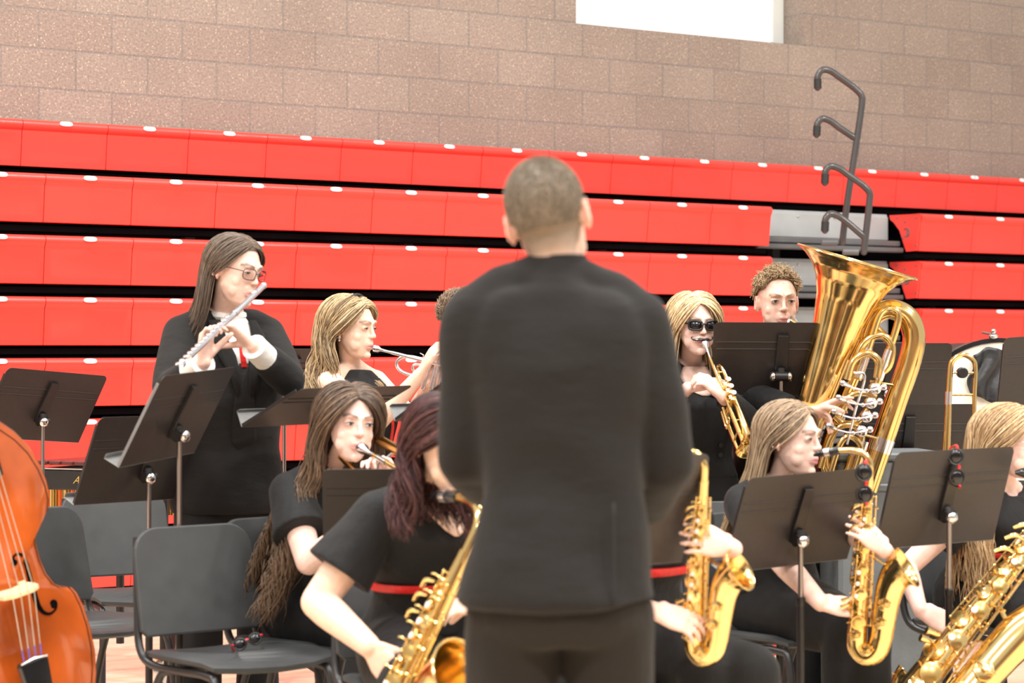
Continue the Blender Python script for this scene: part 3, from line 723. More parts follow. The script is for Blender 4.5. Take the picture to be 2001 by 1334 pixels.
# ---------------------------------------------------------------- hair
def strand_tube(vs, fs, cs, pts, r0, r1, col, base, n=4):
    pts = np.asarray(pts); m = len(pts)
    T = np.gradient(pts, axis=0); T /= np.linalg.norm(T, axis=1)[:, None] + 1e-9
    ref = V(.3, .5, .81); X = np.cross(T, ref); X /= np.linalg.norm(X, axis=1)[:, None] + 1e-9; Y = np.cross(T, X)
    t = np.linspace(0, 1, m); r = (r0 * (1 - t) + r1 * t)[:, None]
    ring = []
    for k in range(n):
        a = 2 * PI * k / n; ring.append(pts + (X * math.cos(a) + Y * math.sin(a)) * r)
    q = np.stack(ring, 1).reshape(-1, 3); vs.append(q); cs.append(np.tile(col, (len(q), 1)))
    for i in range(m - 1):
        for k in range(n):
            k2 = (k + 1) % n; fs.append((base + i * n + k, base + i * n + k2, base + (i + 1) * n + k2, base + (i + 1) * n + k))
    fs.append(tuple(base + (m - 1) * n + k for k in range(n)))
    return base + len(q)
def hair_long(p, n, length, cols, seed=1, wave=.012, wk=38, vol=1.0, front=62, r=.0030, drift=(0, 0, 0), partx=0.0, fwdbias=0.0, tipcol=None, name='hair', fronthair=True, amax=52):
    """long hair parted on top, swept over the skull, falling around the shoulders"""
    rs = np.random.RandomState(seed); c = p.head; R = p.hR; s = p.hs; cols = [np.asarray(x, float) for x in cols]
    C0 = V(0, -.014, .036); RAD = V(.0745, .0935, .0835)
    vs, fs, cs = [], [], []; base = 0
    L = lambda q: c + (np.asarray(q) * s) @ R
    cap = MB()
    th = np.linspace(0, 2 * PI, 40, endpoint=False); K = 14
    # scalp cap: from the crown down, shorter in front
    grid = []
    for j in range(K + 1):
        row = []
        for a in th:
            fr = math.cos(a)                       # +1 = front
            lim = math.radians(np.interp(fr, [-1, 0.0, .55, .8, 1], [128, 112, 80, 60, 54]))
            ph = lim * j / K
            d = V(math.sin(ph) * math.sin(a), math.sin(ph) * math.cos(a), math.cos(ph)); row.append(L(C0 + d * RAD * 1.045))
        grid += row
    cap.add(grid, [(j * 40 + i, (j + 1) * 40 + i, (j + 1) * 40 + (i + 1) % 40, j * 40 + (i + 1) % 40) for j in range(K) for i in range(40)])
    vs.append(cap.verts()); cs.append(np.tile(cols[0] * .8, (len(grid), 1))); fs += cap.f; base = len(grid)
    down = V(0, 0, -1)
    for i in range(n):
        a = math.radians(rs.uniform(-70, amax)); side = 1 if rs.rand() < .5 else -1
        tt = (math.degrees(a) + 70) / (amax + 70)
        az = math.radians(np.clip(np.interp(tt, [0, 1], [178, front]) + rs.randn() * 7, front - 3, 180)) * side
        el = math.radians(rs.uniform(-32, -12) if tt < .8 else rs.uniform(-40, -15))
        d0 = V(partx, math.sin(a), math.cos(a)); d0 = nrm(d0); d1 = V(math.cos(el) * math.sin(az), math.cos(el) * math.cos(az), math.sin(el))
        lay = rs.uniform(1.05, max(1.1, 1.17 * vol)); om = math.acos(np.clip(d0 @ d1, -1, 1)); pts = []
        for t in np.linspace(0, 1, 9):
            d = (math.sin((1 - t) * om) * d0 + math.sin(t * om) * d1) / math.sin(om)
            lift = 1.03 + (lay - 1.03) * (t ** .6)
            pts.append(L(C0 + d * RAD * lift))
        q = pts[-1]; v = nrm(pts[-1] - pts[-2]); hz = (V(d1[0], d1[1], 0) @ R); hz = nrm(V(hz[0], hz[1], 0))
        lat = nrm(np.cross(hz, down)); ln = length * rs.uniform(.72, 1.08); m = 18; st = ln / m; ph = rs.rand() * 6; am = wave * rs.uniform(.5, 1.3); kk = wk * rs.uniform(.85, 1.15)
        core = q.copy(); prevw = 0
        phi0 = ph * .35 + az * 2.2
        for j in range(m):
            t = (j + 1) / m
            v = nrm(v * .62 + down * .38 + hz * .05 * vol * (1 - t) + np.asarray(drift) * .05 * t + p.tR[1] * fwdbias * .05 * (abs(math.degrees(az)) < 110))
            core = core + v * st
            rel = core - (p.nk - p.up * .06); x = rel @ p.tR[0]; y = rel @ p.tR[1]; zz = rel @ p.up
            if zz < .03:
                hw, hd = .175 * p.sc, (.118 if zz < -.05 else .085) * p.sc
                if abs(x) < hw:
                    lim = hd * math.sqrt(1 - (x / hw) ** 2) + .012 + .012 * rs.rand()
                    sgn = 1 if (y > 0 and abs(math.degrees(az)) < 125) or (fwdbias > 0 and abs(math.degrees(az)) < 112) else -1
                    if abs(y) < lim: core = core + p.tR[1] * (sgn * lim - y) * .6
            w = am * min(1, t * 2.2)
            pts.append(core + lat * w * math.sin(phi0 + kk * t * ln) + hz * w * .7 * math.cos(phi0 + kk * t * ln))
        ci = rs.rand(); col = cols[0] * (1 - ci) + cols[1] * ci
        if len(cols) > 2 and rs.rand() < .25: col = cols[2]
        b0 = base; base = strand_tube(vs, fs, cs, pts, r * rs.uniform(.8, 1.5), r * .45, col * rs.uniform(.8, 1.15), base)
        if tipcol is not None:
            k = np.repeat(np.linspace(0, 1, len(pts)), 4)[:, None] ** 1.2 * .8; cs[-1] = cs[-1] * (1 - k) + np.asarray(tipcol) * k
    mb = MB(); mb.v = vs; mb.f = fs; mb.m = [0] * len(fs); mb.c = cs; mb.n = base
    return mb.build(name, M['hair'], p.root, usecol=True)
def hair_short(p, n, cols, seed=1, ln=.03, r=.0022, curl=0, front=50, back=122, flow=(0, .6, .5), name='hair', top=1.0, scale=1.0):
    rs = np.random.RandomState(seed); c = p.head; R = p.hR; s = p.hs; C0 = V(0, -.014, .036); RAD = V(.0745, .0935, .0835) * scale
    L = lambda q: c + (np.asarray(q) * s) @ R
    vs, fs, cs = [], [], []; cols = [np.asarray(x, float) for x in cols]
    lim = lambda fr: np.interp(fr, [-1, -.3, 0.15, .55, .8, 1], [back, back - 6, 84, 76, front + 6, front])
    th = np.linspace(0, 2 * PI, 40, endpoint=False); K = 14; grid = []
    for j in range(K + 1):
        for a in th:
            ph = math.radians(lim(math.cos(a))) * j / K; d = V(math.sin(ph) * math.sin(a), math.sin(ph) * math.cos(a), math.cos(ph)); grid.append(L(C0 + d * RAD * (1.035 + .008 * math.sin(a * 7 + j))))
    fs += [(j * 40 + i, (j + 1) * 40 + i, (j + 1) * 40 + (i + 1) % 40, j * 40 + (i + 1) % 40) for j in range(K) for i in range(40)]
    vs.append(np.array(grid)); cs.append(np.tile(cols[0] * .75, (len(grid), 1))); base = len(grid)
    for i in range(n):
        while True:
            d = nrm(rs.randn(3)); ph = math.degrees(math.acos(d[2])); a = math.atan2(d[0], d[1])
            if ph < lim(math.cos(a)) - 1: break
        q = L(C0 + d * RAD * 1.02); nd = nrm((d / RAD) @ R); fl = nrm(np.asarray(flow, float) + rs.randn(3) * .25) @ R
        hgt = np.interp(ph, [0, 60, 120], [1, .85, .35 if top > 1 else .6]); l = ln * hgt * rs.uniform(.6, 1.25)
        col = cols[0] * (1 - (k := rs.rand())) + cols[1] * k
        if curl:
            x, y = perp(nrm(nd + fl * .3)); ph0 = rs.rand() * 6; pts = []
            for t in np.linspace(0, 1, 12):
                an = ph0 + t * 8.5; pts.append(q + nd * l * t * .8 + fl * l * .4 * t * t + (x * math.cos(an) + y * math.sin(an)) * curl * (.4 + .6 * t) - np.array([x * math.cos(ph0) + y * math.sin(ph0)])[0] * curl * .4)
        else:
            t1 = nrm(fl - nd * (fl @ nd)); pts = [q + nd * l * (.55 * t) + t1 * l * t * t * .9 for t in np.linspace(0, 1, 6)]
        base = strand_tube(vs, fs, cs, pts, r, r * .5, col * rs.uniform(.8, 1.15), base)
    mb = MB(); mb.v = vs; mb.f = fs; mb.m = [0] * len(fs); mb.c = cs; mb.n = base
    return mb.build(name, M['hair'], p.root, usecol=True)
# ---------------------------------------------------------------- music stands
def music_stand(label, px, py, Y, yaw, tilt, roll=0, knob=1, group='black music stands', dark=False, pole_px=None, w=.508, h=.318, sleeve=.62, pole=True):
    C = P(px, py, Y); ps, t, ro = map(math.radians, (yaw, tilt, roll))
    wx = V(math.cos(ps), math.sin(ps), 0); fw = V(-math.sin(ps), math.cos(ps), 0)
    d = fw * math.sin(t) - V(0, 0, math.cos(t)); w2 = wx * math.cos(ro) + d * math.sin(ro); d2 = d * math.cos(ro) - wx * math.sin(ro)
    up = -d2; nb = nrm(np.cross(w2, up)); nb = nb if nb @ fw < 0 else -nb       # nb: out of the back of the desk
    base = V(C[0], C[1], 0) + nb * V(1, 1, 0) * .03; 
    s = thing('music_stand', label, 'music stand', base, group)
    rc = .022; poly = []
    for sx, sy in ((1, 1), (-1, 1), (-1, -1), (1, -1)):
        cx, cy = sx * (w / 2 - rc), sy * (h / 2 - rc)
        a0 = {(1, 1): 0, (-1, 1): 90, (-1, -1): 180, (1, -1): 270}[(sx, sy)]
        k = 6 if sy > 0 else 1
        if sy > 0: poly += [(cx + rc * math.cos(math.radians(a0 + 90 * i / k)), cy + rc * math.sin(math.radians(a0 + 90 * i / k))) for i in range(k + 1)]
        else: poly.append((sx * w / 2, sy * h / 2))
    mb = MB(); mb.prism(poly, C, w2, up, .0016)
    # rolled side flanges and two pressed ribs
    for yy in (.075, .045):
        mb.bbox(C + up * yy + nb * .0012, (w * .96, .0035, .004), .001, np.array([w2, nb, up]).T)
    desk = mb.build('desk', M['desk'], s, smooth=False)
    for sx in (-1, 1): MB().bbox(C + w2 * (sx * (w / 2 - .0008)) - nb * .0045 - up * .012, (.0024, .0105, h * .90), .0008, np.array([w2, nb, up]).T).build('desk_edge', M['desk2' if 'edge-on' in label else 'desk'], s, smooth=False)  # edge-on stand: paler strips paint in the light on its worn side flange
    # page ledge on the player's side
    MB().bbox(C - up * h / 2 - nb * .028, (w * 1.0, .058, .0025), .001, np.array([w2, nb, up]).T).bbox(C - up * (h / 2 - .008) - nb * .056, (w, .002, .016), .0008, np.array([w2, nb, up]).T).build('page_ledge', M['desk2'], s, smooth=False)
    # central channel bracket, knob, pole
    J = C - up * .055 + nb * .03
    MB().prism([(-.020, .11), (.020, .11), (.024, -.02), (.016, -.075), (-.016, -.075), (-.024, -.02)], C + nb * .008 , w2, up, .014).build('bracket', M['black'], s, smooth=False, bevel=.002)
    MB().tube([C + nb * .012 - up * .03, J], .016, 12).cyl(J - wx * .022, J + wx * .022, .019, 16).build('tilt_joint', M['black'], s)
    mb = MB()
    for q in ((-1, 1) if knob == 2 else (knob,)):
        k0 = J + (wx * q if knob == 2 else nrm(wx * -.6 - fw * .9)) * .018; kd = wx * q if knob == 2 else nrm(wx * -.35 - fw)
        mb.lathe(k0, kd, [(.001, .026), (.009, .025), (.016, .021), (.0195, .015), (.0195, .009), (.016, .004), (.008, 0), (.006, -.008)], 20)
        if knob != 2: break
    mb.build('friction_knob', M['chrome'], s)
    if pole:
        b0 = V(J[0], J[1], 0)
        MB().cyl(J - V(0, 0, .015), b0 + V(0, 0, sleeve - .05), .0078, 14).build('inner_pole', M['steel'], s)
        MB().cyl(b0 + V(0, 0, sleeve), b0 + V(0, 0, .07), .0125, 16).lathe(b0 + V(0, 0, sleeve), (0, 0, 1), [(.0126, -.02), (.0145, -.015), (.0145, .004), (.010, .008)], 16).build('outer_pole', M['black'], s)
        for k in range(3):
            a = ps + PI / 2 + k * 2 * PI / 3; dr = V(math.cos(a), math.sin(a), 0)
            MB().tube([b0 + V(0, 0, .13), b0 + dr * .05 + V(0, 0, .12), b0 + dr * .14 + V(0, 0, .05), b0 + dr * .27 + V(0, 0, .012)], [.011, .012, .011, .010], 8, smooth=10).build('leg', M['black'], s)
            MB().ell(b0 + dr * .27 + V(0, 0, .012), V(.018, .018, .012)).build('rubber_foot', M['rubber'], s)
    return s, C, w2, up, nb
M['desk2'] = mat('grey_ledge_lit_edge', (.20, .20, .20), .4, noise=(30, .1))
stands = {}
stands['S1'] = music_stand('black music stand left of the flutist, above the dark keyboard percussion', 86, 793, 9.2, 48, 30, 5)
stands['S2'] = music_stand('low black music stand behind the nearer tall one, left of the flutist', 290, 896, 7.61, 48, 25, 0)
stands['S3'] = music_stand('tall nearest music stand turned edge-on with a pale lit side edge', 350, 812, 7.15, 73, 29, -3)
stands['S4'] = music_stand('music stand laid nearly flat in front of the silver trumpet player', 642, 793, 7.6, 49, 66, -1)
stands['S5'] = music_stand('flat-tilted music stand just left of the conductor with grey ledge corner', 938, 776, 7.6, 46, 62, -1)
stands['S6'] = music_stand('music stand corner showing behind the flutist elbow', 560, 735, 9.4, 38, 45, 0)
stands['S7'] = music_stand('dark square music stand in front of the curly brown-haired trombonist', 800, 988, 6.75, 4, 44, 0)
stands['S8'] = music_stand('large upright music stand hiding the mouth of the tuba player', 1527, 702, 8.45, -1, 32, .4, knob=2)
stands['S9'] = music_stand('brown-black music stand in front of the right saxophonist with sunglasses on its corner', 1561, 1015, 6.95, 36, 24, -2.1)
stands['S10'] = music_stand('music stand with two-lens sunglasses hanging at its middle, before the baritone saxophone', 1849, 971, 7.2, 34, 18, -.8)
stands['S11'] = music_stand('music stand half hidden behind the right elbow of the conductor', 1207, 1003, 5.88, 34, 24, -1)
stands['S12'] = music_stand('black music stand behind the tuba at the right', 1738, 740, 9.6, 3, 20, 0)
stands['S13'] = music_stand('lower black music stand behind the tuba, in front of the cream bass drum', 1775, 862, 9.0, 2, 22, 0)
stands['S14'] = music_stand('black music stand cut by the right edge of the photo', 2072, 724, 9.2, 12, 22, -4)
stands['S15'] = music_stand('small black music stand corner behind the shoulder of the girl in sunglasses', 1222, 712, 9.4, 20, 45, 0)

# ---------------------------------------------------------------- chairs
def chair_proto(label, group):
    """posture chair: origin on the floor under the seat, faces local -y; back at +y"""
    s = thing('band_chair', label, 'chair', (0, 0, 0), group, world=False)
    rc = .085; w = .43; h = .335; poly = []
    for a in np.linspace(0, 90, 7): poly.append((w / 2 - rc + rc * math.cos(math.radians(a)), h / 2 - rc + rc * math.sin(math.radians(a))))
    for a in np.linspace(90, 180, 7): poly.append((-(w / 2 - .012) + rc + rc * math.cos(math.radians(a)) - .012, h / 2 - rc + rc * math.sin(math.radians(a))))
    poly += [(-w / 2 - .004, -h / 2 + .02), (-w / 2 + .016, -h / 2), (w / 2 - .016, -h / 2), (w / 2 + .004, -h / 2 + .02)]
    # curved back shell: grid
    mb = MB(); ry = math.radians(12)
    up = V(0, math.sin(ry), math.cos(ry)); o = V(0, .235, .665)
    mb.prism(poly, o, V(1, 0, 0), up, .016)
    mb.build('backrest', M['chair'], s, smooth=False, bevel=.006)
    rings = []
    mb = MB(); sp = []
    for sx, sy in ((-.21, -.19), (.21, -.19), (.225, .05), (.20, .20), (.10, .215), (-.10, .215), (-.20, .20), (-.225, .05)): sp.append((sx, sy))
    sp = [tuple(q) for q in catmull(np.array([(a, b, 0) for a, b in sp + sp[:1]]), 33)[:-1, :2]]
    n = len(sp); q = np.array(sp)
    def lay(k, z): return np.array([[a * k, b * k, z + .012 * (a / .22) ** 2 + (.010 * min(0, (b + .12) / .07) if b < -.12 else 0)] for a, b in q])
    vs = np.vstack([lay(.0, .446), lay(.5, .449), lay(.93, .455), lay(1, .449), lay(1.0, .438), lay(.93, .430), lay(0, .430)])
    fs = [(i * n + j, i * n + (j + 1) % n, (i + 1) * n + (j + 1) % n, (i + 1) * n + j) for i in range(6) for j in range(n)]
    mb.add(vs, fs).build('seat', M['chair'], s)
    for sx in (-1, 1):
        MB().tube([(sx * .19, .275, .80), (sx * .205, .245, .60), (sx * .215, .215, .47), (sx * .21, .15, .425), (sx * .20, 0, .42), (sx * .20, -.14, .42), (sx * .205, -.19, .39), (sx * .215, -.215, .2), (sx * .22, -.23, .012)], .0125, 10, smooth=46).build('front_leg', M['chairmetal'], s)
        MB().tube([(sx * .20, .06, .42), (sx * .208, .13, .36), (sx * .22, .24, .012)], .0125, 10, smooth=16).build('rear_leg', M['chairmetal'], s)
        for y in (-.23, .24): MB().cyl((sx * .22, y, 0), (sx * .22, y, .03), .0165, 12).build('rubber_foot', M['rubber'], s)
    MB().tube([(-.20, .03, .418), (.20, .03, .418)], .011, 10).build('crossbar', M['chairmetal'], s)
    return s
CH = chair_proto('nearest empty charcoal chair with small sunglasses lying on its seat', 'charcoal band chairs')
def chair_at(label, px, py, Y, yaw, first=False):
    """yaw 0 faces the camera, 90 faces image-right; pixel = seat centre"""
    o = CH if first else dup(CH, label)
    p = P(px, py, Y); o.location = (p[0], p[1], 0); o.rotation_euler = (0, 0, math.radians(yaw)); return o
c1p = P(466, 1284, 6.95)
chair_at('', 466, 1284, 6.95, 40, True)
chair_at('empty charcoal chair behind the low music stand', 268, 1155, 8.7, 30)
chair_at('empty charcoal chair half hidden behind the double bass', 165, 1212, 7.75, 52)

# ---------------------------------------------------------------- saxophones
def lp(*a): return V(*a)
def sax(label, cat='saxophone', kind='alto', group=None):
    """local: +z up along the body, bell opens towards +x, mouthpiece towards -x, keys towards -y (and +y)"""
    s = thing('saxophone', label, cat, (0, 0, 0), group, world=False)
    bz = -.50
    body = [(0, 0, 0), (.002, 0, -.15), (.004, 0, -.32), (.006, 0, -.47)]; rr = [.0155, .0215, .028, .033]
    bow = [(.006, 0, -.47), (.012, 0, -.515), (.043, 0, -.540), (.074, 0, -.515), (.084, 0, -.47)]; rb = [.033, .0335, .034, .035, .0355]
    MB().tube(body, rr, 22, smooth=16).build('body_tube', M['brass'], s)
    MB().tube(bow, rb, 22, smooth=18).build('bow', M['brass'], s)
    ax = nrm(V(.16, 0, 1)); o = V(.084, 0, -.475)
    H = {'alto': 1.0, 'tenor': 1.4, 'bari': 1.45}[kind]
    bell = MB(); cp = [o, o + V(.004, 0, .08 * H), o + V(.010, 0, .15 * H), o + V(.026, 0, .15 * H + .050), o + V(.046, 0, .15 * H + .076), o + V(.058, 0, .15 * H + .086)]; br = [.0355, .0385, .043, .050, .060, .069]
    q = catmull(cp, 20); ri = np.interp(np.linspace(0, 5, 20), range(6), br)
    bell.tube(q, ri, 30, caps=False); 
    bell.tube(q[::-1] + V(0, 0, .001), (ri - .0022)[::-1], 30, caps=False)
    t = nrm(q[-1] - q[-2]); x, y = perp(t)
    bell.tube([q[-1] + (x * math.cos(a) + y * math.sin(a)) * .0685 for a in np.linspace(0, 2 * PI, 36, endpoint=False)], .0028, 8, closed=True)
    b = bell.build('bell', M['brass'], s)
    if kind == 'bari':
        MB().tube([(0, 0, 0), (0, 0, .045), (-.008, 0, .072), (-.030, 0, .084), (-.055, 0, .078), (-.078, 0, .062)], [.0125, .0125, .012, .011, .010, .009], 16, smooth=26).build('neck', M['brass'], s)
        MB().tube([(-.070, 0, .068), (-.082, 0, .059), (-.100, 0, .045), (-.112, 0, .035)], [.0115, .0125, .010, .004], 16, smooth=10).build('mouthpiece', M['mouthpiece'], s)
        NECK = False
    else: NECK = True
    nk = [(0, 0, 0), (0, 0, .045), (-.004, 0, .075), (-.024, 0, .100), (-.058, 0, .108), (-.092, 0, .104), (-.112, 0, .100)]
    if NECK: MB().tube(nk, [.0125, .0125, .0122, .0115, .0105, .009, .0085], 16, smooth=26).tube([(0, 0, -.004), (0, 0, .022)], .0155, 18).build('neck', M['brass'], s)
    if NECK: MB().tube([(-.102, 0, .102), (-.125, 0, .096), (-.160, 0, .086), (-.182, 0, .077)], [.0125, .0135, .011, .004], 16, smooth=10).build('mouthpiece', M['mouthpiece'], s)
    if NECK: MB().tube([(-.132, 0, .094), (-.148, 0, .089)], .0142, 16).build('ligature', M['chrome'], s)
    # key cups along the body
    zs = [(-.05, .011), (-.075, .012), (-.10, .013), (-.13, .014), (-.16, .015), (-.195, .016), (-.225, .0165), (-.26, .018), (-.30, .019), (-.34, .020), (-.385, .022), (-.43, .023)]
    for i, (z, r) in enumerate(zs):
        rad = np.interp(-z, [0, .15, .32, .47], rr); ang = math.radians(-95 + (18 if i % 2 else -22)); d = V(math.cos(ang), math.sin(ang), 0)
        MB().lathe(V(.004, 0, z) + d * (rad + .002), d, [(.0001, .0075), (r * .55, .0075), (r * .75, .006), (r, .0055), (r * 1.05, .002), (r * 1.05, 0), (r * .9, -.004)], 16).build('key_cup', M['brassd'] if i % 3 else M['brass'], s)
    for i, z in enumerate((-.10, -.135, -.165, -.27, -.305, -.345)):
        d = nrm(V(-.25, -1, 0)); rad = np.interp(-z, [0, .15, .32, .47], rr)
        MB().lathe(V(0.01, 0, z) + d * (rad + .011), d, [(.0001, .004), (.006, .0045), (.007, .003), (.0065, 0), (.002, -.004)], 12).build('pearl_touch', M['pearl'], s)
    for sg, z0, z1, off in ((-1, -.03, -.20, -14), (-1, -.22, -.46, -10), (1, -.03, -.44, 24), (-1, -.05, -.44, 16), (-1, -.10, -.38, 30), (1, -.06, -.30, -24)):
        a0 = math.radians(-90 + off * 2.2) if sg < 0 else math.radians(-90 + off * 3.4)
        d = V(math.cos(a0), math.sin(a0), 0)
        p0 = V(.002, 0, z0) + d * (np.interp(-z0, [0, .15, .32, .47], rr) + .009); p1 = V(.006, 0, z1) + d * (np.interp(-z1, [0, .15, .32, .47], rr) + .009)
        mb = MB().cyl(p0, p1, .0022, 8)
        for k in range(6):
            f = k / 5; pp = p0 * (1 - f) + p1 * f; mb.cyl(pp - d * .009, pp + d * .002, .0022, 6); mb.ell(pp, .0038, n=8, m=6)
            if k < 5: qq = p0 * (1 - f - .08) + p1 * (f + .08); mb.tube([qq, qq + V(.006 * sg, -.012, .002), qq + V(.010 * sg, -.016, 0)], .0022, 6)
        mb.build('key_rod', M['brass'], s)
    # side palm keys and low spatula keys, bell keys with wire guards
    for z, y0 in ((-.055, -.03), (-.085, -.032), (-.12, -.03)):
        MB().tube([(-.012, y0, z), (-.030, y0 - .006, z - .006), (-.042, y0, z - .022)], [.003, .006, .004], 8, smooth=8).build('palm_key', M['brass'], s)
    for z in (-.355, -.375): MB().tube([(-.022, -.035, z), (-.046, -.046, z - .012)], [.005, .008], 8).build('spatula_key', M['brass'], s)
    for x, y, z, r in ((.080, -.034, -.42, .019), (.088, -.037, -.36, .020), (.045, -.030, -.515, .017), (.006, -.034, -.47, .017)):
        d = V(0, -1, 0)
        MB().lathe((x, y, z), d, [(.0001, .012), (r * .5, .012), (r * .8, .010), (r, .009), (r * 1.04, .004), (r * 1.04, 0), (r * .9, -.006)], 20).build('bell_key', M['brass'], s)
        g = MB().tube([(x - r, y - .002, z + .01), (x - r * .9, y - .026, z), (x, y - .030, z), (x + r * .9, y - .026, z), (x + r, y - .002, z + .01)], .0022, 6, smooth=14)
        g.cyl((x, y - .030, z), (x, y - .018, z), .005, 8).build('key_guard', M['brass'], s)
    MB().tube([(.015, 0, -.21), (.092, 0, -.25)], .005, 8).build('bell_brace', M['brass'], s)
    return s
def place_sax(s, top, bottom, bell, scale=1.0):
    """top: receiver of the neck; bottom: toward the bow; bell: direction of the bell side"""
    z = nrm(top - bottom); return setm(s, top, bell, z, scale)
def strap(label, pts, r=.006):
    t = MB(); t.tube(pts, r, 8, smooth=20); o = t.build('neck_strap', M['cloth_black'], None, origin=pts[0]); tag(o, label, 'strap'); return o

# ---------------------------------------------------------------- trumpets
def trumpet(label, metal, group='trumpets'):
    """local: bell towards +x, mouthpiece at origin, z up, total .50"""
    s = thing('trumpet', label, 'trumpet', (0, 0, 0), group, world=False); m = M[metal]
    MB().lathe((0, 0, 0), (1, 0, 0), [(.011, .006), (.0135, 0), (.0140, .004), (.0125, .016), (.006, .026), (.0048, .05), (.0058, .085)], 20).build('mouthpiece', M['silver'], s)
    MB().tube([(.07, 0, 0), (.42, 0, 0), (.455, 0, -.008), (.470, 0, -.035), (.455, 0, -.062), (.42, 0, -.070), (.30, 0, -.070)], .0066, 12, smooth=60).build('leadpipe', m, s)
    MB().tube([(.40, .0, -.070), (.30, 0, -.070)], .0082, 12).tube([(.33, 0, -.0), (.42, 0, 0)], .0082, 12).tube([(.40, 0, 0), (.40, 0, -.07)], .0035, 8).build('tuning_slide_sleeve', m, s)
    bl = [(.20, .030, -.062), (.14, .030, -.064), (.105, .030, -.055), (.090, .030, -.032), (.105, .030, -.008), (.14, .030, .002), (.24, .030, .002), (.34, .030, 0), (.40, .028, 0), (.445, .026, 0), (.472, .025, 0), (.488, .025, 0)]
    br = [.0066, .0066, .0066, .0066, .0066, .0068, .0080, .011, .0155, .026, .042, .060]
    q = catmull(bl, 60); r = np.interp(np.linspace(0, 11, 60), range(12), br)
    mb = MB().tube(q, r, 24, caps=False).tube((q[42:] + V(.0008, 0, 0))[::-1], (r[42:] - .0012)[::-1], 24, caps=False)
    mb.tube([q[-1] + V(0, math.cos(a) * .0598, math.sin(a) * .0598) for a in np.linspace(0, 2 * PI, 32, endpoint=False)], .0018, 6, closed=True).build('bell', m, s)
    for k in range(3):
        x = .215 + k * .031
        MB().cyl((x, .014, -.092), (x, .014, .028), .0125, 18).lathe((x, .014, -.092), (0, 0, -1), [(.0125, 0), (.0115, .008), (.004, .012), (.003, .018)], 14).lathe((x, .014, .028), (0, 0, 1), [(.0132, -.006), (.0132, .002), (.004, .006), (.003, .026), (.003, .028)], 14).build('valve_casing', m, s)
        MB().lathe((x, .014, .056), (0, 0, 1), [(.008, -.003), (.0095, 0), (.0085, .002), (.001, .0022)], 14).build('valve_button', M['pearl'], s)
    MB().tube([(.215, 0, -.02), (.175, -.012, -.02), (.165, -.014, -.033), (.175, -.012, -.046), (.215, 0, -.046)], .006, 10, smooth=18).tube([(.277, -.012, -.03), (.345, -.016, -.03), (.352, -.016, -.043), (.345, -.016, -.055), (.277, -.012, -.055)], .006, 10, smooth=22).build('valve_slide', m, s)
    MB().tube([(.345 + .012 * math.cos(a), -.016, -.012 + .012 * math.sin(a)) for a in np.linspace(0, 2 * PI, 14, endpoint=False)], .002, 6, closed=True).tube([(.19, 0, .008), (.19, .0, .02), (.175, 0, .024)], .002, 6).tube([(.14, 0, 0), (.14, .03, 0)], .003, 6).tube([(.36, 0, 0), (.36, .028, 0)], .003, 6).build('finger_ring', m, s)
    return s

# ---------------------------------------------------------------- trombone
def trombone(label, group=None):
    """local: slide along +x from the mouthpiece at the origin; bell section beside it (+y), z up"""
    s = thing('trombone', label, 'trombone', (0, 0, 0), group, world=False)
    MB().lathe((0, 0, 0), (1, 0, 0), [(.014, .007), (.0175, 0), (.018, .005), (.016, .022), (.008, .036), (.006, .06), (.0075, .09)], 22).build('mouthpiece', M['silver'], s)
    MB().tube([(.08, 0, 0), (.72, 0, 0), (.752, 0, -.008), (.768, 0, -.045), (.752, 0, -.082), (.72, 0, -.09), (.10, 0, -.09)], .0078, 12, smooth=70).build('outer_slide', M['brass'], s)
    MB().tube([(.11, 0, .004), (.11, 0, -.094)], .0045, 8).tube([(.19, 0, .004), (.19, 0, -.094)], .0045, 8).cyl((.10, 0, 0), (.15, 0, 0), .0098, 14).cyl((.10, 0, -.09), (.15, 0, -.09), .0098, 14).build('slide_brace', M['chrome'], s)
    q = catmull([(.10, 0, -.09), (.0, .01, -.088), (-.16, .03, -.07), (-.205, .05, -.05), (-.215, .075, -.03), (-.205, .10, -.01), (-.16, .115, 0), (.05, .12, .0), (.22, .12, .0), (.30, .12, .0), (.345, .12, 0), (.37, .12, 0)], 70)
    r = np.interp(np.linspace(0, 11, 70), range(12), [.0085, .0085, .009, .0095, .0098, .0105, .012, .020, .034, .058, .085, .107])
    mb = MB().tube(q, r, 28, caps=False).tube((q[40:] + V(.001, 0, 0))[::-1], (r[40:] - .0014)[::-1], 28, caps=False)
    mb.tube([q[-1] + V(0, math.cos(a) * .1068, math.sin(a) * .1068) for a in np.linspace(0, 2 * PI, 40, endpoint=False)], .002, 6, closed=True).build('bell', M['brass'], s)
    for bb in ([(.02, .012, -.09), (.02, .119, .0)], [(-.14, .028, -.07), (-.14, .115, 0)]): MB().tube(bb, .004, 8).build('bell_brace', M['chrome'], s)
    return s

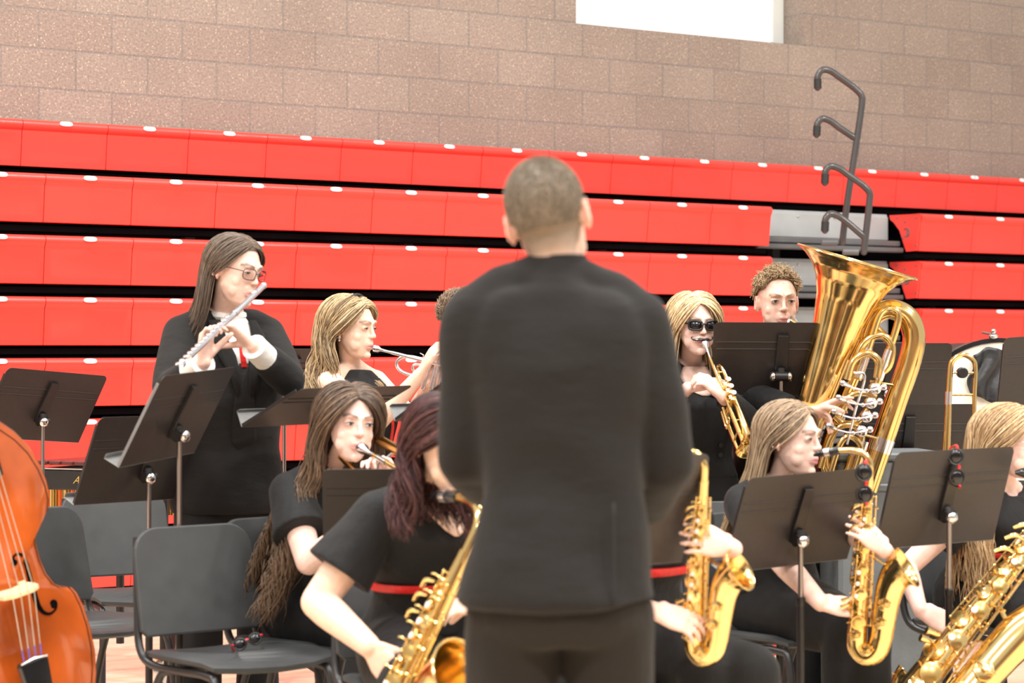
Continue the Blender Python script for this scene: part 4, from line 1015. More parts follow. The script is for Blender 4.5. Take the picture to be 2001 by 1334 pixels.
# ---------------------------------------------------------------- flute
def flute(label, a, b):
    s = thing('flute', label, 'flute', a); d = nrm(b - a); L_ = np.linalg.norm(b - a); x, y = perp(d); up = nrm(V(0, 0, 1) - d * d[2])
    MB().cyl(a, b, .0098, 20).build('tube', M['silver'], s)
    MB().lathe(a, d, [(.0001, -.006), (.008, -.006), (.0112, -.002), (.0112, .008), (.0098, .010)], 16).ell(a + d * .07 + up * .008, V(.014, .009, .005), np.array([d, np.cross(up, d), up]).T).lathe(a + d * .20, d, [(.0098, 0), (.0118, .002), (.0118, .022), (.0098, .024)], 16).build('headjoint', M['silver'], s)
    for i in range(14):
        p = a + d * (.27 + i * .0262) + up * .011
        MB().lathe(p, up, [(.0001, .004), (.0065, .004), (.0082, .0025), (.0082, 0), (.006, -.003)], 14).build('key_cup', M['silver'], s)
    sd = np.cross(up, d)
    MB().cyl(a + d * .25 + sd * .010 + up * .008, a + d * .62 + sd * .010 + up * .008, .002, 8).lathe(a + d * .58, d, [(.0098, 0), (.0115, .002), (.0115, .014), (.0098, .016)], 14).build('key_rod', M['silver'], s)
    return s
# ---------------------------------------------------------------- people
BLK = [(.05, .03, .02), (.09, .055, .035)]
def surf(p, x, t, off=.0):
    pr = np.array(PROF[p.prof]); hw, hd, fo = (np.interp(t, pr[:, 0], pr[:, j]) for j in (1, 2, 3)); hw = hw * p.sc + off; hd = hd * p.sc + off
    c = p.pel + (p.nk - p.pel) * t + p.bend * 4 * t * (1 - t) + p.tR[1] * fo * p.sc
    y = hd * max(0, 1 - min(1, abs(x) / hw) ** 2.25) ** (1 / 2.25)
    return c + p.tR[0] * x + p.tR[1] * y
def patch(p, name, m, rows, off, nx=9, color=None, thick=.002):
    """rows: (t, x_left, x_right) on the chest surface"""
    vs = []; fs = []; k = len(rows)
    for j, (t, a, b) in enumerate(rows):
        for i in range(nx): vs.append(surf(p, a + (b - a) * i / (nx - 1), t, off))
    for j in range(k - 1):
        for i in range(nx - 1): fs.append((j * nx + i, j * nx + i + 1, (j + 1) * nx + i + 1, (j + 1) * nx + i))
    mb = MB(); mb.col = color; mb.add(vs, fs); o = mb.build(name, m, p.root, usecol=color is not None)
    sd = o.modifiers.new('s', 'SOLIDIFY'); sd.thickness = thick; sd.offset = 0
    return o
def sash(p, t0, t1, m, add=.019, name='sash', lab=None):
    mb = MB(); torso(mb, p.pel, p.nk, p.tR, p.prof, t0=-1, t1=2, add=add, sc=p.sc, bend=p.bend)
    mb = MB(); pr = np.array(PROF[p.prof]); rings = []
    for t in np.linspace(t0, t1, 5):
        hw, hd, fo = (np.interp(t, pr[:, 0], pr[:, j]) for j in (1, 2, 3)); e = add + .002 * math.sin((t - t0) / (t1 - t0) * PI)
        rings.append((p.pel + (p.nk - p.pel) * t + p.bend * 4 * t * (1 - t) + p.tR[1] * fo * p.sc, p.tR[0] * (hw * p.sc + e), p.tR[1] * (hd * p.sc + e)))
    mb.loft(rings, 40, p=2.25); o = mb.build(name, m, p.root)
    return o
def seat_legs(p, yaw, spread=.10, kz=.50, thigh=.43, kd=(0, 0), foot=0.0, kx=(0, 0)):
    f = basis(yaw)[1]; r = basis(yaw)[0]
    for i, q in enumerate((1, -1)):
        hip = p.pel + p.tR[0] * .085 * q * p.sc + V(0, 0, .015); hip[2] = .545
        a = math.radians(kd[i]); d = f * math.cos(a) + r * math.sin(a)
        knee = hip + d * thigh; knee[2] = kz + kx[i]; ank = knee + f * foot + r * q * .01; ank[2] = .085
        p.leg(q, hip, knee, ank, f * 1.0)
def stand_legs(p, yaw, spread=.09, z=.80):
    f = basis(yaw)[1]
    for q in (1, -1):
        hip = p.pel + p.tR[0] * spread * q * p.sc + V(0, 0, .02); k = hip + p.tR[0] * .01 * q; k = V(k[0], k[1], .46) + f * .02; a = V(k[0], k[1], .085) - f * .02 + p.tR[0] * .01 * q
        p.leg(q, hip, k, a, f * 1.0)
def floorpt(p): return V(p[0], p[1], 0)
PALE = (.82, .56, .46); TAN = (.80, .53, .41)
# --- conductor, back to the camera
hd = P(1072, 430, 4.66); nk = P(1090, 548, 4.66); pel = P(1095, 1212, 4.66)
c = Person('man in black suit conducting, seen from behind in the centre foreground', floorpt(pel), hd, basis(170, 5, 12), nk, pel, basis(180), 'male', 1.0, (.80, .52, .42), 1.04, shw=.163, shdrop=.084, bend=(0, -.015, 0))
for q in (1, -1): c.S[q] = c.S[q] + V(0, -.012, 0)
c.arm(1, P(1258, 985, 4.90), (.32, -.9, -.5), .285, .25, rs=1.05); c.arm(-1, P(950, 955, 4.92), (-.32, -.9, -.5), .285, .25, rs=1.05)
c.hand(1, V(-.8, .5, .1), V(0, -.2, -1)); c.hand(-1, V(.8, .5, .1), V(0, -.2, -1))
stand_legs(c, 180, .098)
def buzz(x, y, z, blend):
    m = 1 / (1 + np.exp(-((z - .012) * 90 - (y - .0) * 120 * (y > 0) + np.clip(-y, 0, .1) * 620 - (np.abs(x) > .064) * (np.abs(y + .01) < .03) * (z < .02) * 30)))
    m = m * (1 / (1 + np.exp(-(z + .080) * 95)))
    blend(m * .97, (.20, .15, .105))
c.finish(.0042, eyes=False, hairmask=buzz)
hair_short(c, 5200, [(.17, .13, .095), (.30, .235, .165)], 5, .0085, .0011, back=136, flow=(0, -.2, -1), scale=.985)
MB().loft([(c.nk - c.up * .045, c.tR[0] * .092, c.tR[1] * .090), (c.nk - c.up * .012, c.tR[0] * .074, c.tR[1] * .078), (c.nk + c.up * .022, c.tR[0] * .064, c.tR[1] * .069), (c.nk + c.up * .050, c.tR[0] * .059, c.tR[1] * .064), (c.nk + c.up * .052, c.tR[0] * .054, c.tR[1] * .058), (c.nk + c.up * .02, c.tR[0] * .052, c.tR[1] * .055)], 32, caps=False).build('jacket_collar', M['suit'], c.root)
c.trousers(M['khaki'], .082, .088, .008, wtop=.2, thigh=.016)
def collar(mb, s):
    up = s.up
    mb.loft([(s.nk - up * .055, s.tR[0] * .115, s.tR[1] * .095), (s.nk - up * .01, s.tR[0] * .078, s.tR[1] * .080), (s.nk + up * .030, s.tR[0] * .062, s.tR[1] * .066), (s.nk + up * .052, s.tR[0] * .057, s.tR[1] * .060)], 24)
def shoulder_pads(mb, s):
    collar(mb, s)
    for q in (1, -1): mb.ell(s.nk + s.tR[0] * .09 * q - s.up * .13 - s.tR[1] * .066, V(.09, .055, .11)); mb.tube([s.nk - s.up * .002, s.nk + s.tR[0] * .055 * q - s.up * .016, s.nk + s.tR[0] * .11 * q - s.up * .042], [.062, .062, .058], 12, smooth=6, round_ends=True)
    for q in (1, -1): mb.tube([s.nk + s.tR[0] * .06 * q - s.up * .034, s.nk + s.tR[0] * .13 * q - s.up * .056, s.S[q] + s.tR[0] * .012 * q + s.up * .010], [.042, .048, .050], 14, smooth=8, round_ends=True)
c.prof = 'suit'
o = c.top(M['suit'], 'suit_jacket', dirn=(.35, .1, 1), add=.012, t0=.055, t1=.97, sleeve=1.97, sadd=.020, amp=.012, voxel=.008, seed=4, k=15, smooth=7, extra=shoulder_pads, grow=[(0, .016), (.15, .012), (.45, -.006), (.7, -.004), (.9, .0)])
def backpatch(p, name, m, rows, off):
    q = p.tR; p.tR = np.array([q[0], -q[1], q[2]]); pr = PROF[p.prof]; PROF['_b'] = [(a, b_, c_, -d_) for a, b_, c_, d_ in pr]; old = p.prof; p.prof = '_b'
    o = patch(p, name, m, rows, off, 5); p.tR = q; p.prof = old; return o
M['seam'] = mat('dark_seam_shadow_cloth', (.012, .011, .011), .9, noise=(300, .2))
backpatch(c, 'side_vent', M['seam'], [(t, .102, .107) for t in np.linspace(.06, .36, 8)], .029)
# --- flutist
hd = P(460, 530, 7.75); nk = P(440, 620, 7.84); pel = P(446, 990, 7.88)
f = Person('long-haired person in black suit and glasses standing and playing a silver flute', floorpt(pel), hd, basis(54, 13, 4), nk, pel, basis(30), 'male', 1.0, PALE, 1.0, shw=.155, shdrop=.058)
f.arm(1, P(398, 708, 7.36), (-.6, -.1, -1), .285, .25); f.arm(-1, P(495, 676, 7.50), (.7, -.1, -1), .285, .25)
f.hand(1, V(.10, .05, 1), V(.55, -.25, .1), curls=(.55, .55, .6, .65), k2=1.5, thumb=(.4, .2)); f.hand(-1, V(-.75, .05, .62), V(-.35, -.3, -.75), curls=(.45, .5, .55, .6), k2=1.5, thumb=(.6, .3))
stand_legs(f, 30)
f.finish(.0034, brow=(.07, .05, .035), lid=.25, look=(.3, -.8))
hair_long(f, 1178, .26, [(.075, .05, .036), (.14, .10, .075), (.19, .14, .10)], 11, wave=.006, wk=20, vol=1.15, front=96, r=.0020, drift=(-3.2, .1, 0), amax=46)
f.trousers(M['pants'], .072, .085, .005)
f.top(M['suit'], 'suit_jacket', add=.014, t0=-.03, t1=.95, sleeve=1.66, sadd=.020, amp=.006, seed=7, k=17, smooth=6, grow=[(-.06, .02), (0, .020), (.3, .012), (.7, 0)], extra=lambda mb, s: [mb.tube([s.nk + s.tR[0] * .06 * q - s.up * .022, s.nk + s.tR[0] * .13 * q - s.up * .04, s.S[q]], [.036, .044, .05], 14, smooth=8, round_ends=True) for q in (1, -1)])
patch(f, 'shirt_front', M['shirt'], [(.995, -.045, .045), (.95, -.060, .060), (.86, -.042, .042), (.74, -.016, .016)], .021)
patch(f, 'waistcoat', M['suit'], [(.76, -.018, .016), (.62, -.034, .030), (.48, -.044, .040), (.36, -.050, .046), (.31, -.02, .02)], .024)
patch(f, 'necktie', M['beltred'], [(.93, -.010, .010), (.89, -.007, .007), (.74, -.012, .009)], .026)
for q in (1, -1):
    mb = MB(); xs = [(.985, .052 * q, .086 * q), (.90, .048 * q, .100 * q), (.80, .026 * q, .085 * q), (.70, .014 * q, .050 * q), (.60, .020 * q, .034 * q)]
    patch(f, 'lapel', M['suit'], [(a, min(b_, c_), max(b_, c_)) for a, b_, c_ in xs], .030, 5)
    E, Wp = f.E[q], f.Wr[q]; d = nrm(Wp - E)
    MB().tube([Wp - d * .085, Wp - d * .03, Wp - d * .004], [.044, .043, .044], 18).build('shirt_cuff', M['shirt'], f.root)
MB().ell(surf(f, -.012, .50, .032), .008, n=10, m=6).build('button', M['black'], f.root)
MB().tube([f.nk + f.tR[0] * (.062 * math.cos(a)) + f.tR[1] * (.060 * math.sin(a)) + f.up * (.012 + .012 * math.sin(-a)) for a in np.linspace(0, 2 * PI, 24, endpoint=False)], .014, 8, closed=True).build('shirt_collar', M['shirt'], f.root)
flute('silver flute held across the face of the standing long-haired player', P(516, 557, 7.62), P(369, 698, 7.17))
def glasses_on(p, kind='clear', frame='spec_frame', name='eyeglasses', label=None, s=1.0):
    c0, R, hs = p.head, p.hR, p.hs; L = lambda x, y, z: c0 + (V(x, y, z) * hs) @ R
    g = thing(name, label, 'glasses', L(0, .1, .01)) 
    th = .0042 if kind == 'sun' else .0017
    for q in (-1, 1):
        w, h = (.0245, .0165) if kind == 'sun' else (.0235, .0185)
        pts = []
        for a in np.linspace(0, 2 * PI, 24, endpoint=False):
            ca, sa = math.cos(a), math.sin(a); x = math.copysign(abs(ca) ** .6, ca) * w; z = math.copysign(abs(sa) ** .6, sa) * h
            pts.append((q * .032 + x, .101 - 5 * (abs(q * .032 + x)) ** 2 , .006 + z + (.003 if (q * x > 0 and z > 0 and kind == 'sun') else 0)))
        MB().tube([L(*t) for t in pts], th, 7, closed=True).build('rim', M[frame], g)
        MB().add([L(*t) for t in pts] + [L(q * .032, .0995, .006)], [(i, (i + 1) % 24, 24) for i in range(24)]).build('lens', M['lens_dark' if kind == 'sun' else 'glass'], g).modifiers.new('s', 'SOLIDIFY').thickness = .0012
        MB().tube([L(q * .057, .086, .014), L(q * .072, .05, .014), L(q * .078, .0, .012), L(q * .076, -.02, .004)], [th * 1.2, th, th, th], 6, smooth=12).build('temple', M[frame], g)
    MB().tube([L(-.010, .102, .010), L(0, .106, .013), L(.010, .102, .010)], th, 6, smooth=6).build('bridge', M[frame], g)
    return g
glasses_on(f, 'clear', label='thin burgundy-framed glasses worn by the flute player')
# --- silver trumpet girl
hd = P(688, 642, 8.65); nk = P(688, 722, 8.72); pel = P(700, 990, 8.8)
g = Person('girl with wavy blonde hair and sleeveless black dress playing a silver trumpet', floorpt(pel), hd, basis(62, 6), nk, pel, basis(60), 'female', .98, (.88, .61, .47), .98, shdrop=.05)
g.arm(1, P(824, 728, 8.42), (0, -.2, -1), .27, .25); g.arm(-1, P(838, 752, 8.50), (.2, .2, -1), .27, .24)
g.hand(1, V(.40, -.15, .75), V(.5, .3, -.55), curls=(.35, .4, .45, .5), k2=1.7, thumb=(.5, .5)); g.hand(-1, V(.5, -.1, .6), V(.2, .7, .1), curls=(.6, .7, .8, .9), k2=1.3, thumb=(.4, .2))
stand_legs(g, 42, .085); g.finish(.0034, brow=(.20, .13, .08), lid=.2, look=(.3, 0))
hair_long(g, 1330, .33, [(.42, .29, .15), (.66, .49, .29), (.24, .16, .09)], 21, wave=.022, wk=28, vol=1.35, front=92, r=.0020, fwdbias=.5, amax=46)
g.top(M['dress'], 'sleeveless_dress', add=.020, t0=-.05, t1=1.0, sleeve=0, amp=.003, seed=9)
g.trousers(M['dress'], .085, .12, .005)
def headband(p, label):
    C0 = V(0, -.014, .036); RAD = V(.0745, .0935, .0835) * 1.20; L = lambda q: p.head + (np.asarray(q) * p.hs) @ p.hR
    mb = MB()
    for k in range(3):
        mb.tube([L(C0 + V(math.sin(a), .22 + .05 * math.sin(a * 14 + k * 2.1), math.cos(a)) * V(.0745, .0935, .0835) * (1.16 + .025 * math.cos(a * 14 + k * 2.1))) for a in np.linspace(-1.75, 1.75, 60)], .0042, 6)
    o = mb.build('headband', M['cloth_black'], None, origin=p.head); tag(o, label, 'headband')
tag(MB().tube([P(762, 770, 8.56), P(763, 800, 8.55), P(768, 830, 8.55), P(764, 862, 8.58)], .006, 6, smooth=12).build('neck_lanyard', M['beltred'], None, origin=P(763, 800, 8.55)), 'thin red lanyard hanging on the black dress of the silver trumpet player', 'lanyard')
headband(g, 'dark braided headband in the blonde trumpet player hair')
e = g.head + (V(.074, -.008, -.034) * g.hs) @ g.hR
tag(MB().ell(e, .0075).ell(e - V(0, 0, .012), .005).build('earring', M['chrome'], None, origin=e), 'dark earring on the blonde silver-trumpet player', 'earring')
setm(trumpet('silver trumpet played by the girl with the braided headband', 'silver'), P(731, 680, 8.52), V(.92, -.20, -.29), V(.25, 0, 1))
# --- short-haired boy behind the conductor
hd = P(906, 632, 8.9); nk = P(902, 712, 8.9); pel = P(915, 985, 8.95)
b = Person('short-haired boy in black, mostly hidden behind the left shoulder of the conductor', floorpt(pel), hd, basis(118, 5), nk, pel, basis(110), 'male', .96, TAN, .98)
b.arm(1, P(985, 760, 8.6), (0, -.3, -1)); b.arm(-1, P(985, 790, 9.1), (0, .3, -1)); b.hand(1, V(1, 0, .2), V(0, 1, 0)); b.hand(-1, V(1, 0, .2), V(0, -1, 0))
stand_legs(b, 110); b.finish(.0045, brow=(.15, .1, .06))
hair_short(b, 1500, [(.15, .095, .06), (.30, .21, .14)], 8, .034, .0021, back=112, flow=(0, .5, .5), top=2)
b.trousers(M['pants']); b.top(M['suit'], 'black_jacket', add=.012, t1=.95, sleeve=1.95, sadd=.018, seed=12, extra=collar)
mb = MB(); mb.loft([(b.nk - b.up * .035, b.tR[0] * .100, b.tR[1] * .092), (b.nk + b.up * .004, b.tR[0] * .082, b.tR[1] * .082), (b.nk + b.up * .012, b.tR[0] * .072, b.tR[1] * .074)], 24); mb.build('red_collar', M['beltred'], b.root)
# --- girl in sunglasses
hd = P(1357, 636, 8.55); nk = P(1350, 716, 8.65); pel = P(1368, 985, 8.7)
h = Person('girl with long straight blonde hair and dark sunglasses playing a gold trumpet', floorpt(pel), hd, basis(17, 4), nk, pel, basis(18), 'female', .95, (.86, .60, .52), .97)
h.arm(1, P(1344, 758, 8.36), (-.8, 0, -1), .27, .24); h.arm(-1, P(1412, 775, 8.32), (.8, .1, -1), .27, .24)
h.hand(1, V(.95, -.1, .22), V(.1, .4, -.9), curls=(.3, .35, .4, .45), k2=1.5, thumb=(.5, .4)); h.hand(-1, V(-.5, -.1, .5), V(-.6, .2, 0), curls=(.7, .8, .8, .9), thumb=(.4, .2))
stand_legs(h, 18, .085); h.finish(.0034, brow=(.35, .24, .15))
hair_long(h, 1178, .27, [(.60, .42, .22), (.85, .66, .42), (.45, .31, .17)], 31, wave=.004, wk=16, vol=1.35, front=68, r=.0019, fwdbias=.5)
h.top(M['dress'], 'long_sleeved_top', add=.011, t0=.2, t1=.93, sleeve=1.9, sadd=.013, amp=.003, seed=15)
patch(h, 'neckline_skin', M['skin'], [(1.0, -.05, .05), (.93, -.075, .075), (.87, -.068, .068), (.82, -.045, .045), (.795, -.015, .015)], .0135, color=(.84, .575, .49))
h.trousers(M['pants'], .075, .10, .004, wtop=.50)
for tt in (.44, .37): MB().lathe(surf(h, -.045, tt, .028), h.tR[1], [(.0001, .004), (.009, .004), (.010, 0)], 14).build('button', M['black'], h.root)
glasses_on(h, 'sun', 'black', 'sunglasses', 'black sunglasses worn by the blonde gold-trumpet player')
hm = V(0, .100, -.048); Lh = lambda x, y, z: h.head + (V(x, y, z) * h.hs) @ h.hR
mb = MB()
for q in (-1, 1): mb.tube([Lh(0, .103, -.0475), Lh(q * .014, .102, -.046), Lh(q * .028, .094, -.049), Lh(q * .040, .085, -.047), Lh(q * .044, .082, -.040), Lh(q * .038, .086, -.038)], [.0045, .006, .0045, .003, .0022, .0018], 8, smooth=20, round_ends=True)
tag(mb.build('fake_mustache', M['mouthpiece'], None, origin=Lh(0, .1, -.05)), 'curly black novelty moustache under the nose of the girl in sunglasses', 'moustache')
setm(trumpet('gold trumpet pointing down, played by the girl in sunglasses', 'brass'), Lh(0, .110, -.060), V(.25, -.60, -.76), V(.1, -.75, .6))
# --- tuba boy
hd = P(1519, 592, 8.72); nk = P(1512, 676, 8.8); pel = P(1508, 985, 8.85)
t = Person('curly-haired boy in black standing behind a music stand with a tuba', floorpt(pel), hd, basis(9, 3), nk, pel, basis(5), 'male', .98, (.80, .53, .43), 1.0)
t.arm(1, P(1560, 800, 8.35), (-.8, 0, -1)); t.arm(-1, P(1588, 806, 8.36), (1, .1, -.8))
t.hand(1, V(.9, 0, -.2), V(0, -.5, -1)); t.hand(-1, V(.75, -.05, .35), V(-.1, -.25, -.9), curls=(.2, .3, .45, .6), spread=.10, thumb=(.4, .4))
stand_legs(t, 5); t.finish(.0034, brow=(.22, .14, .08), lid=.55)
hair_short(t, 900, [(.26, .17, .095), (.50, .36, .21)], 18, .030, .0023, curl=.0085, front=46, back=108, flow=(0, .5, .3))
t.trousers(M['pants'], .08, .1); t.top(M['dress'], 'black_shirt', add=.012, t1=.97, sleeve=1.8, sadd=.016, seed=19)
# --- trombonist with long brown curls
hd = P(684, 830, 7.12); nk = P(645, 925, 7.28); pel = P(612, 1185, 7.38)
j = Person('seated girl with long curly brown hair in black dress playing a trombone', floorpt(pel), hd, basis(24, 3, 5), nk, pel, basis(48), 'female', 1.02, (.87, .60, .52), 1.0, bend=(-.03, .02, 0))
j.arm(1, P(722, 1010, 6.92), (-.4, -.2, -1), .27, .25, rs=1.15); j.arm(-1, P(772, 955, 6.98), (.6, 0, -1), .27, .24, rs=1.1)
j.hand(1, V(.9, -.3, .3), V(-.2, .2, -.9), curls=(.6, .6, .6, .6)); j.hand(-1, V(-.45, .0, .85), V(-.3, -.6, -.2), curls=(.6, .7, .8, .9), k2=1.4)
seat_legs(j, 48, kd=(-14, 14)); j.finish(.0034, brow=(.10, .06, .04), iris=(.09, .09, .08), look=(-.3, 0), lid=.6, lips=(.68, .25, .24))
hair_long(j, 1805, .60, [(.045, .028, .020), (.125, .080, .055), (.22, .145, .095)], 41, wave=.021, wk=36, vol=1.4, front=76, r=.0020, fwdbias=.3, drift=(-4, 0, 0), tipcol=(.20, .125, .075))
j.top(M['dress'], 'flutter_sleeve_top', add=.013, t0=.1, t1=.96, sleeve=.62, sadd=.018, flare=.030, amp=.004, seed=23)
j.trousers(M['dress'], .095, .13, .006, wtop=.45, thigh=.03)
setm(trombone('gold trombone played by the seated curly brown-haired girl'), j.head + (V(0, .112, -.060) * j.hs) @ j.hR, V(.52, -.72, -.42), V(.2, -.2, 1))
# --- burgundy-haired saxophonist
hd = P(872, 868, 6.02); nk = P(858, 968, 6.25); pel = P(838, 1262, 6.42)
k = Person('seated girl with dark burgundy hair, face hidden, holding a large gold saxophone at left', floorpt(pel), hd, basis(35, 22), nk, pel, basis(24), 'female', 1.10, (.88, .60, .47), 1.0, bend=(-.01, .03, 0))
k.arm(1, P(722, 1262, 5.98), (-1, .4, -.4), .27, .24, rs=1.28); k.arm(-1, P(958, 1186, 6.02), (.9, .2, -.8), .27, .24, rs=1.1)
k.hand(1, V(.52, -.25, -.62), V(.5, .5, -.3), curls=(.30, .32, .34, .36), thumb=(.5, .3), spread=.12); k.hand(-1, V(-1, -.15, .05), V(-.1, .35, -.9), curls=(.25, .3, .35, .45), k2=1.2, thumb=(.6, .3))
seat_legs(k, 24, kd=(16, -16), thigh=.42); k.finish(.004, eyes=False)
hair_long(k, 1178, .235, [(.030, .010, .011), (.075, .022, .024), (.12, .045, .042)], 51, wave=.022, wk=34, vol=1.3, front=84, r=.0022, fwdbias=.6, drift=(-.3, -.2, 0))
k.top(M['dress'], 'flutter_sleeve_top', add=.014, t0=.1, t1=.93, sleeve=.66, sadd=.022, flare=.034, amp=.005, seed=27, k=18)
patch(k, 'neckline_skin', M['skin'], [(1.0, -.05, .05), (.93, -.075, .075), (.87, -.055, .055), (.80, -.03, .03), (.76, -.006, .006)], .0175, color=(.90, .62, .50))
k.trousers(M['pants'], .095, .11, .006, wtop=.45, thigh=.03); sash(k, .385, .435, M['beltred'], .023)
place_sax(sax('large gold saxophone of the burgundy-haired girl, bell facing the camera at bottom left', kind='tenor'), P(903, 1098, 5.80), P(762, 1386, 5.80), V(.64, -.76, 0), 1.32)
# --- saxophonist whose face is behind the conductor
hd = P(1250, 862, 6.42); nk = P(1232, 962, 6.52); pel = P(1240, 1246, 6.6)
l = Person('seated saxophonist in black with red sash, head hidden behind the conductor', floorpt(pel), hd, basis(62, 6), nk, pel, basis(52), 'female', 1.06, (.87, .59, .50), 1.0)
l.arm(1, P(1276, 1192, 6.00), (-.6, .1, -1), .27, .25); l.arm(-1, P(1434, 1072, 6.0), (.5, .3, -1), .29, .27)
l.hand(1, V(.95, -.1, -.30), V(.2, .5, -.6), curls=(.28, .32, .36, .42), k2=1.3, thumb=(.6, .3), spread=.1); l.hand(-1, V(-.88, -.12, .22), V(-.2, .95, -.2), curls=(.2, .24, .28, .32), k2=1.3, thumb=(.7, .4), spread=.14, size=.92)
seat_legs(l, 44, kd=(-4, 28), thigh=.46, kx=(.0, .0)); l.finish(.004, eyes=False)
hair_long(l, 456, .2, [(.10, .06, .04), (.2, .13, .09)], 61, r=.003)
l.top(M['dress'], 'black_top', add=.013, t0=.1, t1=.95, sleeve=.7, sadd=.018, flare=.02, seed=31); l.trousers(M['pants'], .085, .10, .006, wtop=.45, thigh=.02); sash(l, .455, .51, M['beltred'], .026)
place_sax(sax('gold alto saxophone right of the conductor, held upright by unseen player'), P(1374, 952, 5.98), P(1350, 1270, 6.06), V(1, -.5, 0), .84)
# --- right saxophonist
hd = P(1546, 858, 7.38); nk = P(1520, 948, 7.45); pel = P(1508, 1172, 7.56)
r_ = Person('seated girl with straight light brown hair playing an alto saxophone, right of centre', floorpt(pel), hd, basis(56, 4), nk, pel, basis(44), 'female', 1.04, (.87, .61, .51), 1.0)
r_.arm(1, P(1604, 1178, 6.92), (-.7, .0, -1), .27, .25, rs=1.1); r_.arm(-1, P(1730, 1076, 6.86), (.6, .3, -1), .29, .27, rs=1.05)
r_.hand(1, V(.95, -.12, -.12), V(.2, .5, -.6), curls=(.26, .30, .34, .40), k2=1.2, thumb=(.6, .3), spread=.12); r_.hand(-1, V(-.62, -.12, .60), V(-.35, .9, -.2), curls=(.2, .24, .28, .32), k2=1.3, thumb=(.7, .4), spread=.14, size=.92)
seat_legs(r_, 44, kd=(2, 26), thigh=.46); r_.finish(.0034, brow=(.16, .10, .07), lid=.35, look=(.4, -.5), lips=(.66, .24, .24))
hair_long(r_, 1330, .33, [(.17, .11, .075), (.33, .23, .15), (.46, .33, .21)], 71, wave=.005, wk=22, vol=1.15, front=98, r=.0019, drift=(-4, .2, 0), fwdbias=-.6, amax=50, tipcol=(.46, .33, .19))
r_.top(M['dress'], 'black_top', add=.013, t0=.1, t1=.97, sleeve=.62, sadd=.020, flare=.02, seed=33); r_.trousers(M['pants'], .088, .10, .006, wtop=.45, thigh=.022)
place_sax(sax('gold alto saxophone played by the girl with straight light brown hair'), P(1697, 950, 6.86), P(1666, 1290, 6.92), V(1, -.34, 0), .95)
# --- baritone saxophonist at the right edge
hd = P(1976, 866, 7.62); nk = P(1960, 958, 7.7); pel = P(1925, 1192, 7.82)
u_ = Person('seated girl with long strawberry-blonde hair and glasses at the right edge', floorpt(pel), hd, basis(58, 5), nk, pel, basis(38), 'female', 1.04, (.90, .62, .54), 1.02)
u_.arm(1, P(1798, 1192, 7.34), (-.9, .2, -.6), .29, .25); u_.arm(-1, P(2070, 1090, 7.4), (.6, .3, -1))
u_.hand(1, V(.80, -.15, -.38), V(.3, .5, -.5), curls=(.2, .24, .3, .36), thumb=(.6, .3)); u_.hand(-1, V(-.6, -.1, .5), V(-.4, .2, -.6))
seat_legs(u_, 38, kd=(0, -14)); u_.finish(.0036, brow=(.40, .26, .17), lid=.35)
hair_long(u_, 1710, .52, [(.45, .29, .15), (.72, .52, .30), (.34, .20, .10)], 81, wave=.008, wk=40, vol=1.3, front=92, r=.0021, fwdbias=.8, drift=(-.25, -.1, 0))
u_.top(M['dress'], 'black_top', add=.013, t0=.1, t1=.96, sleeve=.5, sadd=.018, flare=.02, seed=37); u_.trousers(M['dress'], .10, .14, .006, wtop=.47, thigh=.035); sash(u_, .475, .515, M['beltred'], .024)
glasses_on(u_, 'clear', 'chrome', label='thin metal glasses worn by the girl at the right edge')
place_sax(sax('large gold baritone saxophone slanting across the lower right corner', kind='bari'), P(2052, 1012, 7.22), P(1800, 1322, 7.02), V(.72, -.3, -.62), 1.55)
# seats under the players
for lab, q, yw in (('charcoal chair under the curly-haired trombonist', j, 48), ('charcoal chair under the burgundy-haired saxophonist', k, 24), ('charcoal chair under the saxophonist hidden by the conductor', l, 44), ('charcoal chair under the girl with straight brown hair', r_, 44), ('charcoal chair under the girl at the right edge', u_, 38)):
    o = dup(CH, lab); f_ = basis(yw)[1]; o.location = (q.pel[0] + f_[0] * .05, q.pel[1] + f_[1] * .05, 0); o.rotation_euler = (0, 0, math.radians(yw))
chair_at('empty charcoal chair back showing behind the alto saxophone right of the conductor', 1395, 1150, 8.0, 8)
chair_at('charcoal chair back partly seen beside the sunglasses girl, farther one', 1420, 1020, 9.3, 5)
# ---------------------------------------------------------------- tuba
def T3(pts, Y): return [P(x, y, Y + (q[0] if q else 0)) for x, y, *q in pts]
tu = thing('tuba', 'large gold tuba with flared bell and rotary valves, held by the curly-haired boy', 'tuba', P(1640, 990, 8.4))
o0 = P(1676, 511, 8.38); o1 = P(1556, 900, 8.45); ax = nrm(o1 - o0); pxm = 8.4 / FPX
prof = [(0, 121), (3, 117), (10, 104), (24, 86), (46, 71), (80, 59), (130, 50), (190, 42), (270, 35), (405, 27)]
ts = np.linspace(0, len(prof) - 1, 46); hh = np.interp(ts, range(len(prof)), [q[0] for q in prof]) * pxm; rr = np.interp(ts, range(len(prof)), [q[1] for q in prof]) * pxm
mb = MB().lathe(o0, ax, list(zip(rr, hh)), 44); mb.lathe(o0, ax, list(zip(rr - .0018, hh))[::-1][6:], 44)
x, y = perp(ax); mb.tube([o0 + (x * math.cos(a) + y * math.sin(a)) * 121 * pxm for a in np.linspace(0, 2 * PI, 60, endpoint=False)], .0035, 8, closed=True)
mb.build('bell', M['brass'], tu)
MB().tube(T3([(1558, 893), (1556, 935), (1575, 978), (1618, 1000), (1662, 990), (1692, 956)], 8.45), [.050, .049, .048, .046, .045, .044], 24, smooth=34).build('bottom_bow', M['brass'], tu)
